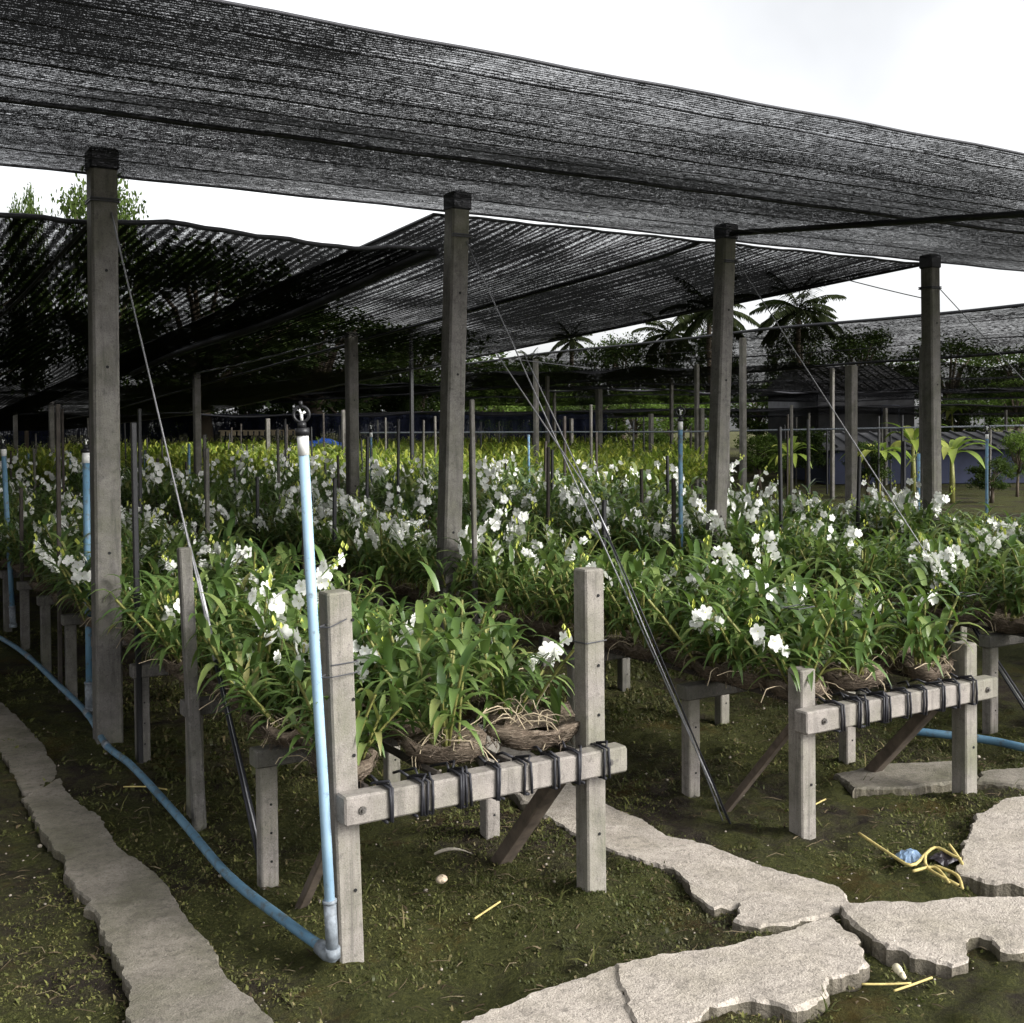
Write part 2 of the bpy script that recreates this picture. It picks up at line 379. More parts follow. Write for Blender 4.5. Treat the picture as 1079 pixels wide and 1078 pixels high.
# ------------------------------------------------------------------ cracked concrete slabs of the paths
PATHS = []
def slab(pxs, z, th, mat, tilt=(0, 0), name='path', seed=0):
    r = random.Random(seed); P = [Vector(G(x, y, z)) for x, y in pxs]; PATHS.append([(p.x, p.y) for p in P])
    pts = []
    n = len(P)
    for i in range(n):
        a, b = P[i], P[(i+1) % n]; L = (b-a).length; k = max(1, int(L/.013)) if L < 3 else 8
        nr = Vector((-(b-a).y, (b-a).x, 0)).normalized(); off = 0
        for j in range(k):
            t = j/k; off = .86*off+r.gauss(0, .0032)
            pts.append(a.lerp(b, t)+nr*off)
    bm = bmesh.new(); c = sum(pts, Vector())/len(pts)
    vs = [bm.verts.new((p.x, p.y, 0)) for p in pts]; fce = bm.faces.new(vs)
    if fce.normal.z < 0: fce.normal_flip()
    bmesh.ops.triangulate(bm, faces=[fce])
    for _ in range(3):
        long = [e for e in bm.edges if e.calc_length() > .12 and not e.is_boundary]
        if long: bmesh.ops.subdivide_edges(bm, edges=long, cuts=1); bmesh.ops.triangulate(bm, faces=[q for q in bm.faces if len(q.verts) > 3])
    bm.normal_update()
    if sum(q.normal.z for q in bm.faces) < 0: bmesh.ops.reverse_faces(bm, faces=bm.faces[:])
    bnd = [e for e in bm.edges if e.is_boundary]
    for v in bm.verts:
        v.co.z = z+tilt[0]*(v.co.x-c.x)+tilt[1]*(v.co.y-c.y)+.007*float(vnoise(v.co.x*6, v.co.y*6, 9)-.5)
    # rounded, crumbling rim, then the broken side faces
    ex = bmesh.ops.extrude_edge_only(bm, edges=bnd); nv = [g for g in ex['geom'] if isinstance(g, bmesh.types.BMVert)]
    for v in nv:
        d = Vector((v.co.x-c.x, v.co.y-c.y, 0)).normalized(); q_ = float(vnoise(v.co.x*30, v.co.y*30, 4)); v.co += d*(.002+.014*q_); v.co.z -= .004+.013*q_
    b2 = [g for g in ex['geom'] if isinstance(g, bmesh.types.BMEdge)]
    nf0 = len(bm.faces); ex = bmesh.ops.extrude_edge_only(bm, edges=b2);
    for g in ex['geom']:
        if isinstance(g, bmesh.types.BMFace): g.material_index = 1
    nv = [g for g in ex['geom'] if isinstance(g, bmesh.types.BMVert)]
    for v in nv: d = Vector((v.co.x-c.x, v.co.y-c.y, 0)).normalized(); v.co += d*(.014*float(vnoise(v.co.x*22, v.co.y*22, 5))-.004); v.co.z = z-th
    bmesh.ops.recalc_face_normals(bm, faces=bm.faces[:])
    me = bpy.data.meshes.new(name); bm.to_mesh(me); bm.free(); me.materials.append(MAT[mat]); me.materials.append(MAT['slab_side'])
    o = bpy.data.objects.new(name, me); COL.objects.link(o); tag(o, kind='structure'); return o
def c2(l): return [(400+x/1.589, 640+y/1.589) for x, y in l]
def c1(l): return [(x/2, 540+y/2) for x, y in l]
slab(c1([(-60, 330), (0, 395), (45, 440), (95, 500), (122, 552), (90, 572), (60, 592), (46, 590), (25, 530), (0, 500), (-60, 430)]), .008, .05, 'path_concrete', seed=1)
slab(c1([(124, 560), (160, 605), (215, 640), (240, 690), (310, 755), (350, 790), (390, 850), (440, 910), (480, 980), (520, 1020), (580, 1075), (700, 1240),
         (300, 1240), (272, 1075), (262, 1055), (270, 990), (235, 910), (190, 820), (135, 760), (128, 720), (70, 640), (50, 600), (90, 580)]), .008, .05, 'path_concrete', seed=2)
slab(c2([(150, 160), (240, 230), (330, 300), (395, 335), (440, 352), (480, 378), (560, 395), (640, 428), (722, 448), (650, 470), (600, 488), (560, 495), (522, 472), (512, 450), (490, 430), (400, 405), (320, 372), (240, 320), (150, 230)]), .016, .06, 'slab_concrete', (.0, .01), seed=3)
slab(c2([(604, 492), (650, 474), (727, 453), (770, 468), (788, 494), (757, 508), (700, 522), (640, 529), (598, 520)]), .014, .06, 'slab_concrete', seed=4)
slab(c2([(-60, 800), (150, 696), (250, 652), (330, 625), (393, 604), (404, 640), (412, 665), (428, 700), (470, 800), (100, 900)]), .016, .07, 'slab_concrete', (0, .02), seed=5)
slab(c2([(398, 602), (480, 582), (580, 568), (640, 550), (700, 532), (757, 514), (800, 556), (818, 590), (800, 603), (770, 610), (746, 612), (742, 645), (718, 655), (692, 667), (640, 654), (600, 650), (556, 664), (522, 690), (500, 740), (480, 790), (434, 702), (418, 665), (410, 640)]), .020, .07, 'slab_concrete', (-.02, .02), seed=6)
slab(c2([(774, 500), (850, 497), (920, 497), (1000, 488), (1079, 486), (1250, 478), (1250, 540), (1120, 560), (1062, 570), (1040, 568), (1030, 552), (1005, 545), (984, 548), (982, 588), (960, 592), (900, 580), (870, 568), (832, 558), (802, 534)]), .024, .07, 'slab_concrete', (.01, .04), seed=7)
slab(c2([(974, 440), (972, 425), (985, 388), (1006, 345), (1050, 324), (1120, 318), (1250, 318), (1250, 455), (1100, 455), (1030, 452)]), .026, .10, 'slab_concrete', (.02, .02), seed=8)
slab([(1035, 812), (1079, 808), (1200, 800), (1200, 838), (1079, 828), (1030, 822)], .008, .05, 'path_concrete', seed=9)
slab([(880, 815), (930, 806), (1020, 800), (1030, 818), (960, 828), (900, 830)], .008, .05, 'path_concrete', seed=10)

xs = axisn(-.6, 6.6, .028, 600, 34); ys = axisn(1.8, 8.5, .028, 600, 34)
XX, YY = np.meshgrid(xs, ys); ZZ = gheight(XX, YY)
nx, ny = len(xs), len(ys); idx = np.arange(nx*ny).reshape(ny, nx)
Q = np.stack([idx[:-1, :-1], idx[:-1, 1:], idx[1:, 1:], idx[1:, :-1]], -1).reshape(-1, 4)
gr = quads_obj('ground', np.stack([XX, YY, ZZ], -1).reshape(-1, 3), Q, np.zeros(len(Q)), ['soil'], smooth=True); tag(gr, kind='structure')

# ------------------------------------------------------------------ moss, weeds, pebbles (nobody could count them)
def in_poly(): pass
def scatter_cover(name, n, region, mat, hgt, wid, blades, seed, spread=1.0, mask=None, droop=1.2):
    r = np.random.default_rng(seed); qb = QB(); x0, x1, y0, y1 = region; k = 0
    proto = []
    for _ in range(10):
        q = QB()
        for b in range(blades):
            a = r.uniform(0, 2*PI); e = r.uniform(.25, 1.3); d = (math.cos(a)*math.cos(e), math.sin(a)*math.cos(e), math.sin(e))
            q.strip((r.normal(0, wid*.8*spread), r.normal(0, wid*.8*spread), -.002), d, hgt*r.uniform(.5, 1.2), wid*r.uniform(.6, 1.2), droop, 2)
        proto.append(q.arr())
    while k < n:
        x = r.uniform(x0, x1, 4*n); y = r.uniform(y0, y1, 4*n)
        m = vnoise(x*1.7, y*1.7, seed)*.9 + .6*vnoise(x*7, y*7, seed+1) + r.uniform(-.22, .22, 4*n) > .84
        if mask is not None: m &= mask(x, y)
        x = x[m]; y = y[m]; z = gheight(x, y)
        for i in range(len(x)):
            if k >= n: break
            V, Q_, M_ = proto[r.integers(10)]; a = r.uniform(0, 2*PI); s = .5+1.6*r.random()**2.2; c_, s_ = math.cos(a)*s, math.sin(a)*s
            qb.add(np.stack([V[:, 0]*c_-V[:, 1]*s_+x[i], V[:, 0]*s_+V[:, 1]*c_+y[i], V[:, 2]*s+z[i]], -1), Q_, 0); k += 1
    V, Q_, M_ = qb.arr(); return tag(quads_obj(name, V, Q_, M_, [mat]), kind='stuff')
scatter_cover('moss', 42000, (.0, 5.6, 2.0, 5.0), 'moss_leaf', .011, .0045, 4, 21)
scatter_cover('moss', 14000, (-.6, 5.6, 5.0, 10), 'moss_leaf', .020, .008, 4, 22)
scatter_cover('weeds', 4200, (1.3, 2.9, 2.5, 5.4), 'weed_leaf', .015, .005, 7, 23, 2.6, None, 2.6)
scatter_cover('weeds', 4200, (3.2, 5.2, 3.0, 5.2), 'weed_leaf', .015, .005, 7, 24, 2.6, None, 2.6)
scatter_cover('weeds', 3000, (1.36, 5.2, 5.0, 9.0), 'weed_leaf', .04, .010, 7, 25, 2.2, None, 2.2)
scatter_cover('grass', 420, (.9, 5.2, 2.2, 5.2), 'moss_leaf', .055, .0035, 5, 26, 1.2, None, 1.0)
def twigs(n, seed):
    r = np.random.default_rng(seed); q = QB()
    for _ in range(n):
        x = r.uniform(.2, 5.2); y = r.uniform(2.1, 6.5); z = float(gheight(x, y))+.006; a = r.uniform(0, 2*PI)
        if r.random() < .6: q.strip((x, y, z), (math.cos(a), math.sin(a), r.uniform(.0, .3)), r.uniform(.015, .05), r.uniform(.004, .010), .5, 2, 0, 0)
        else: q.stick([(x, y, z), (x+.03*math.cos(a), y+.03*math.sin(a), z+.008), (x+.07*math.cos(a+.3), y+.07*math.sin(a+.3), z)], .0011, 0, 3)
    return tag(quads_obj('leaf_litter', *q.arr(), ['litter_brown']), kind='stuff')
m_leaf('litter_brown', [(0, (.03, .022, .014)), (.5, (.08, .06, .035)), (.85, (.17, .13, .08)), (1, (.30, .25, .16))], .0, .9, 0, .1)
twigs(2600, 31)
def pebbles(n, seed):
    r = random.Random(seed); m = MB()
    for _ in range(n):
        x = r.uniform(.2, 5.2); y = r.uniform(2.1, 5.5) if r.random() < .8 else r.uniform(5, 8); s = r.uniform(.002, .0065)*(1.8 if r.random() < .06 else 1)
        z = float(gheight(x, y)); m.ball((x, y, z+s*.4), s, 6, 0, (1, r.uniform(.6, 1.3), .7))
    return tag(m.build('pebbles', 'pebble', smooth=True), kind='stuff')
pebbles(700, 5)

# ------------------------------------------------------------------ benches
BENCH_U = [1.32, 3.235, 5.28, 7.24]; BW = .96; BWS = [.98, 1.05, 1.0, 1.0];  V0 = 3.2; VEND = [34, 34, 34, 30]; VFL = [20, 19, 17.5, 14.5]
BNAME = ['nearest', 'second', 'third', 'fourth']
def make_bench(i):
    u0 = BENCH_U[i]; u1 = u0+BWS[i]
    lab = ['weathered concrete plant bench nearest the camera, black cords round its front beam',
           'second concrete plant bench from the left, brace beside its front leg',
           'third concrete plant bench from the left, front end beyond the frame',
           'fourth concrete plant bench, the rightmost, along the open alley'][i]
    t = empty('plant_bench', (u0, V0, 0), label=lab, cat='bench', group='plant benches in parallel rows')
    def L(x, y, z): return (x-u0, y-V0, z)
    mat = 'post_concrete'
    hts = [(1.115, 1.12), (.66, .66), (.72, .70), (.7, .7)][i]
    for x, h, s in ((u0+.055, hts[0], 1), (u1-.02, hts[1], -1)):
        m = MB(); m.prism(L(x, V0+.040, -.15), L(x-(.034 if s == 1 and i == 0 else .006), V0+.040, h), .078, .078, .006)
        for z in (.21, .62, .79, 1.03):
            if z < h-.05: m.tube([L(x+.006, V0-.0002, z), L(x+.006, V0-.0022, z)], .0055, 8, 1)
        m.build('post', [mat, 'hole_black'], t)
    zb = .475
    m = MB(); m.prism(L(u0+(.0 if i == 0 else -.035), V0-.036, zb), L(u1+.055, V0-.036, zb), .07, .088, .006, 0, (0, 1, 0)); bm_ = m.build('front_beam', mat, t)
    for x in (u0+.055, u1-.02):
        m = MB(); m.tube([L(x, V0-.071, zb), L(x, V0-.077, zb)], .012, 10); m.tube([L(x, V0-.077, zb), L(x, V0-.085, zb)], .006, 8); m.build('bolt', 'bolt_steel', bm_)
    if i < 2:
        r = random.Random(i+3)
        for cx in (.14, .245, .275, .385, .40, .52, .625, .735, .83, .935):
            m = MB()
            for q in range(2):
                xx = u0+cx+q*.011; tw = r.uniform(-.012, .012); hy, hz = .041, .050
                loop = [(-hy, -hz), (-hy-.002, 0), (-hy, hz), (0, hz+.003), (hy, hz), (hy+.002, 0), (hy, -hz), (0, -hz-.003), (-hy, -hz)]
                m.tube([L(xx+tw*(k-4)/4, V0-.036+a, zb+b) for k, (a, b) in enumerate(loop)], .0048, 6)
            m.tube([L(u0+cx, V0-.036+.04, zb+.05), L(u0+cx+r.uniform(-.03, .03), V0+.035, zb+.062), L(u0+cx+r.uniform(-.03, .03), V0+.08, zb+.045)], .0045, 6)
            m.tube([L(u0+cx+.01, V0-.07, zb+.052), L(u0+cx+r.uniform(-.02, .03), V0-.055, zb+.066), L(u0+cx+r.uniform(-.04, .04), V0-.02, zb+.058)], .0045, 6)
            m.build('lashing_cord', 'black_cord', t, True)
        # short wires tied round the posts
        for x, z in ((u0+.035, .90), (u1-.024, .87)):
            m = MB(); h = .0415; m.tube([L(x+a, V0+.040+b, z+c_) for a, b, c_ in ((-h, -h, 0), (h, -h, .004), (h, h, 0), (-h, h, -.004), (-h, -h, 0))], .0022, 6); m.build('tie_wire', 'dark_wire', t)
    # braces from the front posts down and back
    for x, w in ((u0+.075, .035), (u1-.085, .06)):
        m = MB(); m.prism(L(x, V0+.10, .43), L(x-(.0 if w < .05 else .03), V0+.52, -.05), w, .03 if w < .05 else .05, .004, 0, (1, 0, 0)); m.build('brace', 'timber', t)
    k = 0; v = 3.84
    while v < VEND[i]-.2 and k < 32:
        for x in (u0+.02, u1-.06):
            top = .43+random.Random(k*7+i).uniform(-.008, .008)
            m = MB(); m.prism(L(x, v+.03, -.1), L(x, v+.03, top), .062, .058, .005)
            if v < 7:
                for z in (.1, .2, .3): m.tube([L(x+.004, v+.0012, z), L(x+.004, v-.0012, z)], .0045, 8, 1)
            m.build('leg', ['old_concrete' if k > 1 else mat, 'hole_black'], t)
        m = MB(); m.prism(L(u0-.03, v+.03, top+.028), L(u1+.0, v+.03, top+.028), .075, .062, .005, 0, (0, 1, 0)); m.build('crossbeam', 'old_concrete', t)
        v += .89; k += 1
    for x in (.10, .36, .62, .86):
        m = MB(); pts = [L(u0+x+.01*math.sin(q*1.3+x*9), V0+.02+(VEND[i]-V0)*q/30, .505+.006*math.sin(q*2.1)) for q in range(31)]
        m.tube(pts, .013, 6); m.build('rail', 'dark_timber', t)
    return t
for i in range(4): make_bench(i)

# ------------------------------------------------------------------ orchids
def orchid(r, detail=True, young=False):
    """returns foliage, flower spray list, husk as quad arrays"""
    fo = QB(); tips = []
    nc = r.integers(9, 14) if detail else r.integers(6, 9)
    for c in range(nc):
        a = r.uniform(0, 2*PI); rad = r.uniform(.01, .07); ln = r.uniform(.16, .36) if detail else r.uniform(.22, .46); lean = r.uniform(.03, .62) if detail else r.uniform(.03, .6)
        p = np.array([math.cos(a)*rad, math.sin(a)*rad, .03]); d = np.array([math.cos(a)*math.sin(lean), math.sin(a)*math.sin(lean), math.cos(lean)])
        nl = r.integers(7, 11) if detail else r.integers(6, 8); pa = r.uniform(0, PI); pts = [p.copy()]
        side = np.array([math.cos(pa), math.sin(pa), 0])
        for k in range(nl):
            p = p+d*ln/nl; pts.append(p.copy())
            if k < 1: continue
            sg = 1 if k % 2 else -1; tw = r.normal(0, .35)
            sv = np.array([math.cos(pa+tw), math.sin(pa+tw), 0])*sg
            e = r.uniform(.25, 1.0) if k < nl-2 else r.uniform(.6, 1.25)
            ld = sv*math.cos(e)+np.array([0, 0, math.sin(e)])+d*.25
            L = r.uniform(.13, .22)*(1 if k < nl-2 else .85)
            fo.strip(p, ld, L, r.uniform(.021, .034) if detail else r.uniform(.026, .038), r.uniform(1.2, 2.8), 5 if detail else 3, .28 if detail else 0, 0)
            d = d+np.array([math.cos(a), math.sin(a), 0])*.02+np.array([0, 0, -.008]); d /= np.linalg.norm(d)
        if detail: fo.stick(pts[::2] if len(pts) > 5 else pts, .0055, 1)
        tips.append((pts[-1], d, a))
    return fo, tips
def flower(qb, c, nrm, s, r, detail):
    n = np.array(nrm, float); n /= np.linalg.norm(n); a = np.cross(n, [0, 0, 1]); 
    if np.linalg.norm(a) < .1: a = np.array([1., 0, 0])
    a /= np.linalg.norm(a); b = np.cross(n, a); rot = r.uniform(-.3, .3)
    for k in range(5):
        t = rot+PI/2+2*PI*k/5; w = (.36 if k in (1, 4) else .24)*s; d = a*math.cos(t)+b*math.sin(t); e = a*-math.sin(t)+b*math.cos(t); L = .55*s
        c0 = c+n*.002
        if detail:
            V = [c0, c0+d*L*.35-e*w*.8+n*.06*s, c0+d*L*.85-e*w*.62+n*.16*s, c0+d*L*1.02+n*.12*s, c0+d*L*.85+e*w*.62+n*.16*s, c0+d*L*.35+e*w*.8+n*.06*s, c0+d*L*.6+n*.06*s]
            qb.add(V, [(0, 1, 2, 6), (0, 6, 4, 5), (6, 2, 3, 4)], 0)
        else:
            qb.add([c0, c0+d*L*.6-e*w+n*.1*s, c0+d*L*1.02+n*.14*s, c0+d*L*.6+e*w+n*.1*s], [(0, 1, 2, 3)], 0)
    # lip
    d = -b; e = a; L = .34*s; w = .17*s; c0 = c+n*.10*s
    qb.add([c0, c0+d*L*.5-e*w+n*.2*s, c0+d*L+n*.1*s, c0+d*L*.5+e*w+n*.2*s], [(0, 1, 2, 3)], 0)
    if detail: qb.add([c0+n*.03*s-a*.05*s, c0+n*.03*s-b*.06*s, c0+n*.03*s+a*.05*s, c0+n*.03*s+b*.06*s], [(0, 1, 2, 3)], 1)
def spray(r, tip, d, a, detail=True):
    qb = QB(); L = r.uniform(.20, .34) if detail else r.uniform(.22, .40); a = a+r.uniform(-.8, .8)
    d = np.array([math.cos(a)*.35, math.sin(a)*.35, 1.0]); d /= np.linalg.norm(d); p = np.array(tip, float)-d*.05; pts = [p.copy()]
    N = 12
    for k in range(N):
        p = p+d*L/N; d = d+np.array([math.cos(a)*.05, math.sin(a)*.05, -.035]); d /= np.linalg.norm(d); pts.append(p.copy())
    qb.stick(pts[::3]+[pts[-1]], .0022 if detail else .003, 2)
    nf = r.integers(6, 12) if detail else r.integers(4, 9); 
    for k in range(nf):
        t = .36+.6*k/nf; q = pts[min(N, int(t*N))]; an = a+PI*.0+(PI/2 if k % 2 else -PI/2)+r.normal(0, .5)
        o = np.array([math.cos(an), math.sin(an), r.uniform(-.15, .35)]); c = q+o*r.uniform(.022, .045)
        # flowers turn outward, somewhat towards the light at the row ends
        nn = o+np.array([-.15, -.55, .1])+r.normal(0, .3, 3)
        flower(qb, c, nn, r.uniform(.044, .060), r, detail)
        if detail: qb.stick([q, c], .0012, 2, 3)
    for k in range(3):
        c = pts[-1]+np.array([r.normal(0, .012), r.normal(0, .012), .01+.012*k]); s = .008
        qb.add([c+[0, 0, -s*1.6], c+[s, 0, 0], c+[0, 0, s*1.6], c+[-s, 0, 0], c+[0, s, 0], c+[0, -s, 0]], [(0, 1, 2, 3), (0, 4, 2, 5)], 1)
    return qb
def husk(r, detail=True):
    qb = QB(); n = 18 if detail else 8; m_ = 6 if detail else 3; V = []; ax, ay, az = r.uniform(.13, .17), r.uniform(.085, .115), r.uniform(.075, .10)
    for j in range(m_+1):
        t = (PI/2)*(j/m_)**.9
        for k in range(n):
            a = 2*PI*k/n; w = 1+.07*math.sin(3*a+j)+.05*r.normal()
            V.append((ax*math.sin(t)*math.cos(a)*w, ay*math.sin(t)*math.sin(a)*w, az*(1-math.cos(t))+(.012*r.normal() if j == m_ else 0)-.015))
    for k in range(n):                                # rim folds inwards to a torn inner face
        a = 2*PI*k/n; V.append((ax*.78*math.cos(a), ay*.74*math.sin(a), az*.86-.015+.008*r.normal()))
    for k in range(n):
        a = 2*PI*k/n; V.append((ax*.35*math.cos(a), ay*.3*math.sin(a), az*.42))
    Q_ = []
    for j in range(m_+2):
        for k in range(n): k2 = (k+1) % n; Q_.append((j*n+k, j*n+k2, (j+1)*n+k2, (j+1)*n+k))
    qb.add(V, Q_, 0)
    if detail:
        for _ in range(110):
            t0 = r.uniform(.5, PI/2); a0 = r.uniform(0, 2*PI); pts = []; n_ = 4; da = r.choice([-1, 1])*r.uniform(.10, .22)
            for k in range(n_):
                t = min(PI/2, t0+r.normal(0, .05)); a = a0+da*k; g = 1.03+r.uniform(0, .06)
                pts.append((ax*math.sin(t)*math.cos(a)*g, ay*math.sin(t)*math.sin(a)*g, az*(1-math.cos(t))-.015+r.normal(0, .003)))
            if r.random() < .25: pts[-1] = (pts[-1][0]*1.15, pts[-1][1]*1.15, pts[-1][2]-.02)
            qb.stick(pts, .0013, 0, 3)
    return qb
def roots(r):
    qb = QB()
    for _ in range(16):
        p = np.array([r.normal(0, .05), r.normal(0, .04), .05]); a = r.uniform(0, 2*PI); d = np.array([math.cos(a), math.sin(a), .6]); pts = [p]
        for k in range(6):
            p = p+d*.026; d = d+r.normal(0, .35, 3)+np.array([0, 0, -.28]); d /= np.linalg.norm(d); pts.append(p)
        qb.stick(pts, .0018, 0, 4)
    return qb
NV = 9
near = []; 
for k in range(NV):
    r = np.random.default_rng(100+k); fo, tips = orchid(r); V, Q_, M_ = fo.arr()
    ns = [1, 0, 2, 0, 0, 2, 1, 0, 0][k]; sp = [spray(r, *tips[j]).arr() for j in range(ns)]
    near.append(dict(fo=(V, Q_, M_), sp=sp, hu=husk(r).arr(), ro=roots(r).arr()))
far = []
for k in range(10):
    r = np.random.default_rng(300+k); fo, tips = orchid(r, False); qs = QB(); V, Q_, M_ = fo.arr()
    ns = [1, 0, 1, 1, 1, 0, 0, 2, 0, 1][k]; sp = []
    for j in range(ns): sp.append(spray(r, *tips[j], detail=False).arr())
    far.append(dict(fo=(V, Q_, M_), sp=sp, hu=husk(r, False).arr()))
def hide(o): COL.objects.unlink(o); return o.data
meshes = []
for k, d in enumerate(near):
    fm = hide(quads_obj('foliage', *d['fo'], ['orchid_leaf', 'cane'], smooth=True))
    sm = [hide(quads_obj('flower_spray', *s, ['petal', 'flower_heart', 'flower_stem'])) for s in d['sp']]
    hm = hide(quads_obj('coconut_husk', *d['hu'], ['husk'], smooth=True)); rm = hide(quads_obj('roots', *d['ro'], ['root_beige']))
    meshes.append((fm, sm, hm, rm))
spots = []
for b in range(4):
    rows = (.13, .49, .85); 
    for ri, rx in enumerate(rows):
        v = 3.33+(.04 if ri == 1 else 0); k = 0
        while v < VFL[b]:
            k += 1
            rr = random.Random(b*9999+ri*777+k); jx = rr.uniform(-.05, .05)*(1 if v < 6 else 2.2); jy = rr.uniform(-.05, .05)*(1 if v < 6 else 2)
            x = BENCH_U[b]+rx+jx; y = v+jy
            if not (b == 0 and ri == 2 and k == 1):
                spots.append((b, ri, k, x, y, rr.uniform(0, 2*PI), rr.uniform(.78, 1.22)*(1.08 if v > 6 else 1), rr.randrange(NV), rr.random()))
            v += .255
ROW = ['left', 'middle', 'right']
vis = []
for s in spots:
    X, Y, w = PX((s[3], s[4], .8)); s_in = -30 < X < PW+30 and Y < PH+80 and w > 0
    # rows behind the first two metres of a bench are seen only over the others: nearest ones count
    vis.append((w if s_in else 999, s))
vis.sort(key=lambda q: q[0])
indiv = [s for w, s in vis[:300] if w < 900]; rest = [s for w, s in vis[300:]]+[s for w, s in vis[:300] if w >= 900]
bloom = ['a white flower spray', 'leaves only', 'two white flower sprays']
for (b, ri, k, x, y, rz, sc, vi, q) in indiv:
    if b == 0 and y < 4.6: vi = [2, 0, 3, 4, 6, 8, 5, 1, 0][(k*3+ri) % 9]
    if b == 0 and ri == 1 and k == 1: vi = 1
    if y > 6.0 and len(near[vi]['sp']) == 0 and q < .6: vi = [5, 2, 6][int(q*100) % 3]
    if b == 0 and y < 4.2: sc *= .97
    fm, sm, hm, rm = meshes[vi]; ns = len(sm)
    o = empty('orchid_plant', (x, y, .515), rz, label='orchid with %s, %s from the front, %s row of %s bench' % (bloom[0 if ns == 1 else 1 if ns == 0 else 2], ordn(k), ROW[ri], BNAME[b]),
              cat='orchid', group='white orchids in coconut husks on the benches')
    o.scale = (sc, sc, sc)
    for nm, me in [('foliage', fm), ('coconut_husk', hm)]+[('flower_spray', s) for s in sm]+([('roots', rm)] if y < 6.5 else []):
        c = bpy.data.objects.new(nm, me); COL.objects.link(c); c.parent = o
        if nm == 'coconut_husk': c.rotation_euler = (0, 0, random.uniform(-.5, .5)-rz+(PI/2 if ri == 0 else 0))
        if nm == 'coconut_husk': c.scale = (1.0/sc,)*3
hk = orchid(np.random.default_rng(7)); r7 = np.random.default_rng(78)
o = empty('orchid_plant', (2.13, 3.345, .515), .2, label='husk with tangled roots and one small shoot, front right of nearest bench', cat='orchid', group='white orchids in coconut husks on the benches')
c = bpy.data.objects.new('coconut_husk', meshes[3][2]); COL.objects.link(c); c.parent = o; c.scale = (1.15,)*3
for a_ in (1.3,): c = bpy.data.objects.new('roots', meshes[int(a_)+1][3]); COL.objects.link(c); c.parent = o; c.rotation_euler = (0, 0, a_); c.scale = (1.1, 1.1, 1.3); c.location = (-.05, .02, .01)
q = QB()
for k in range(6): q.strip((.09, 0, .05+.012*k), (math.cos(k*PI+.4)*.4, math.sin(k*PI+.4)*.4, 1), .10+.01*(k % 3), .024, .7, 5, .28)
quads_obj('shoot', *q.arr(), ['orchid_leaf'], o, smooth=True)
def bulk(name, sp, protos, mats, hus=True, flowers=True, zj=0.0):
    V, Q_, M_ = [], [], []; n = 0
    for (b, ri, k, x, y, rz, sc, vi, q) in sp:
        d = protos[int(q*len(protos)) % len(protos)]; c_, s_ = math.cos(rz)*sc, math.sin(rz)*sc
        parts = [(d['fo'], 0)]
        if flowers: parts += [(s, 1) for s in d['sp']]
        if hus: parts.append((d['hu'], 4))
        for (v, qd, mm), off in parts:
            w = np.stack([v[:, 0]*c_-v[:, 1]*s_+x, v[:, 0]*s_+v[:, 1]*c_+y, v[:, 2]*sc+.515+zj], -1)
            V.append(w); Q_.append(qd+n); n += len(v); M_.append(mm+off)
    return tag(quads_obj(name, np.concatenate(V), np.concatenate(Q_), np.concatenate(M_), mats), kind='stuff')
bulk('distant_orchids', rest, far, ['orchid_leaf', 'petal', 'flower_heart', 'flower_stem', 'husk'])
ysp = []
for b in range(4):
    v = VFL[b]
    while v < VEND[b]:
        for q_ in range(3): ysp.append((0, 0, 0, BENCH_U[b]+random.uniform(.0, 1.0), v+random.uniform(-.2, .2), random.uniform(0, 6.28), random.uniform(1.15, 1.5), 0, random.random()))
        v += .30
nb = len(ysp)
for _ in range(5200):
    x = random.uniform(8.9, 30); y = random.uniform(9, 48); X, Y, w = PX((x, y, 1.1))
    if -60 < X < 745 and w > 17 and math.sin(x*PI) > -.75: ysp.append((0, 0, 0, x, y, random.uniform(0, 6.28), random.uniform(1.1, 1.45), 0, random.random()))
bulk('young_orchids', ysp[:nb+1600], far, ['young_leaf'], False, False, .05)

# ------------------------------------------------------------------ shade nets
def zback(v): return 2.93-.045*(v-6.3) if v < 26 else max(1.75, 2.04-.02*(v-26))
def sheet(name, fn, nu, nv, mat, label, ropes=(), group='black shade nets'):
    V = [fn(i/nu, j/nv) for j in range(nv+1) for i in range(nu+1)]; idx = lambda i, j: j*(nu+1)+i
    Q_ = [(idx(i, j), idx(i+1, j), idx(i+1, j+1), idx(i, j+1)) for j in range(nv) for i in range(nu)]
    o = quads_obj(name, V, Q_, [0]*len(Q_), [mat], smooth=True); tag(o, label, 'shade net', group)
    for nm, (a, b), rad, n in ropes:
        m = MB(); m.tube([Vector(fn(a[0]+(b[0]-a[0])*k/n, a[1]+(b[1]-a[1])*k/n))-Vector((0, 0, rad*.6)) for k in range(n+1)], rad, 6); m.build(nm, 'black_cord', o, True)
    return o
def fA(s, t):
    u = -5+s*21; v = 3.6+t*2.72; 
    sag = -.04*math.sin(PI*min(1, t/.54)) if t < .54 else -.025*math.sin(PI*(t-.54)/.46)
    return (u, v, 2.95+sag+.0025*math.sin(u*7+v*5)+.003*math.sin(v*46))
rp = [('edge_rope', ((0, 0), (1, 0)), .007, 90), ('seam_rope', ((0, .54), (1, .54)), .011, 90), ('edge_rope', ((0, 1), (1, 1)), .007, 90)]
rp += [('wire', ((0, t), (1, t)), .0030, 60) for t in (.07, .15, .225, .30, .375, .45, .66, .82)]
sheet('shade_net', fA, 160, 60, 'net_near', 'large black shade net overhead, nearest, open sky beyond its front edge', rp)
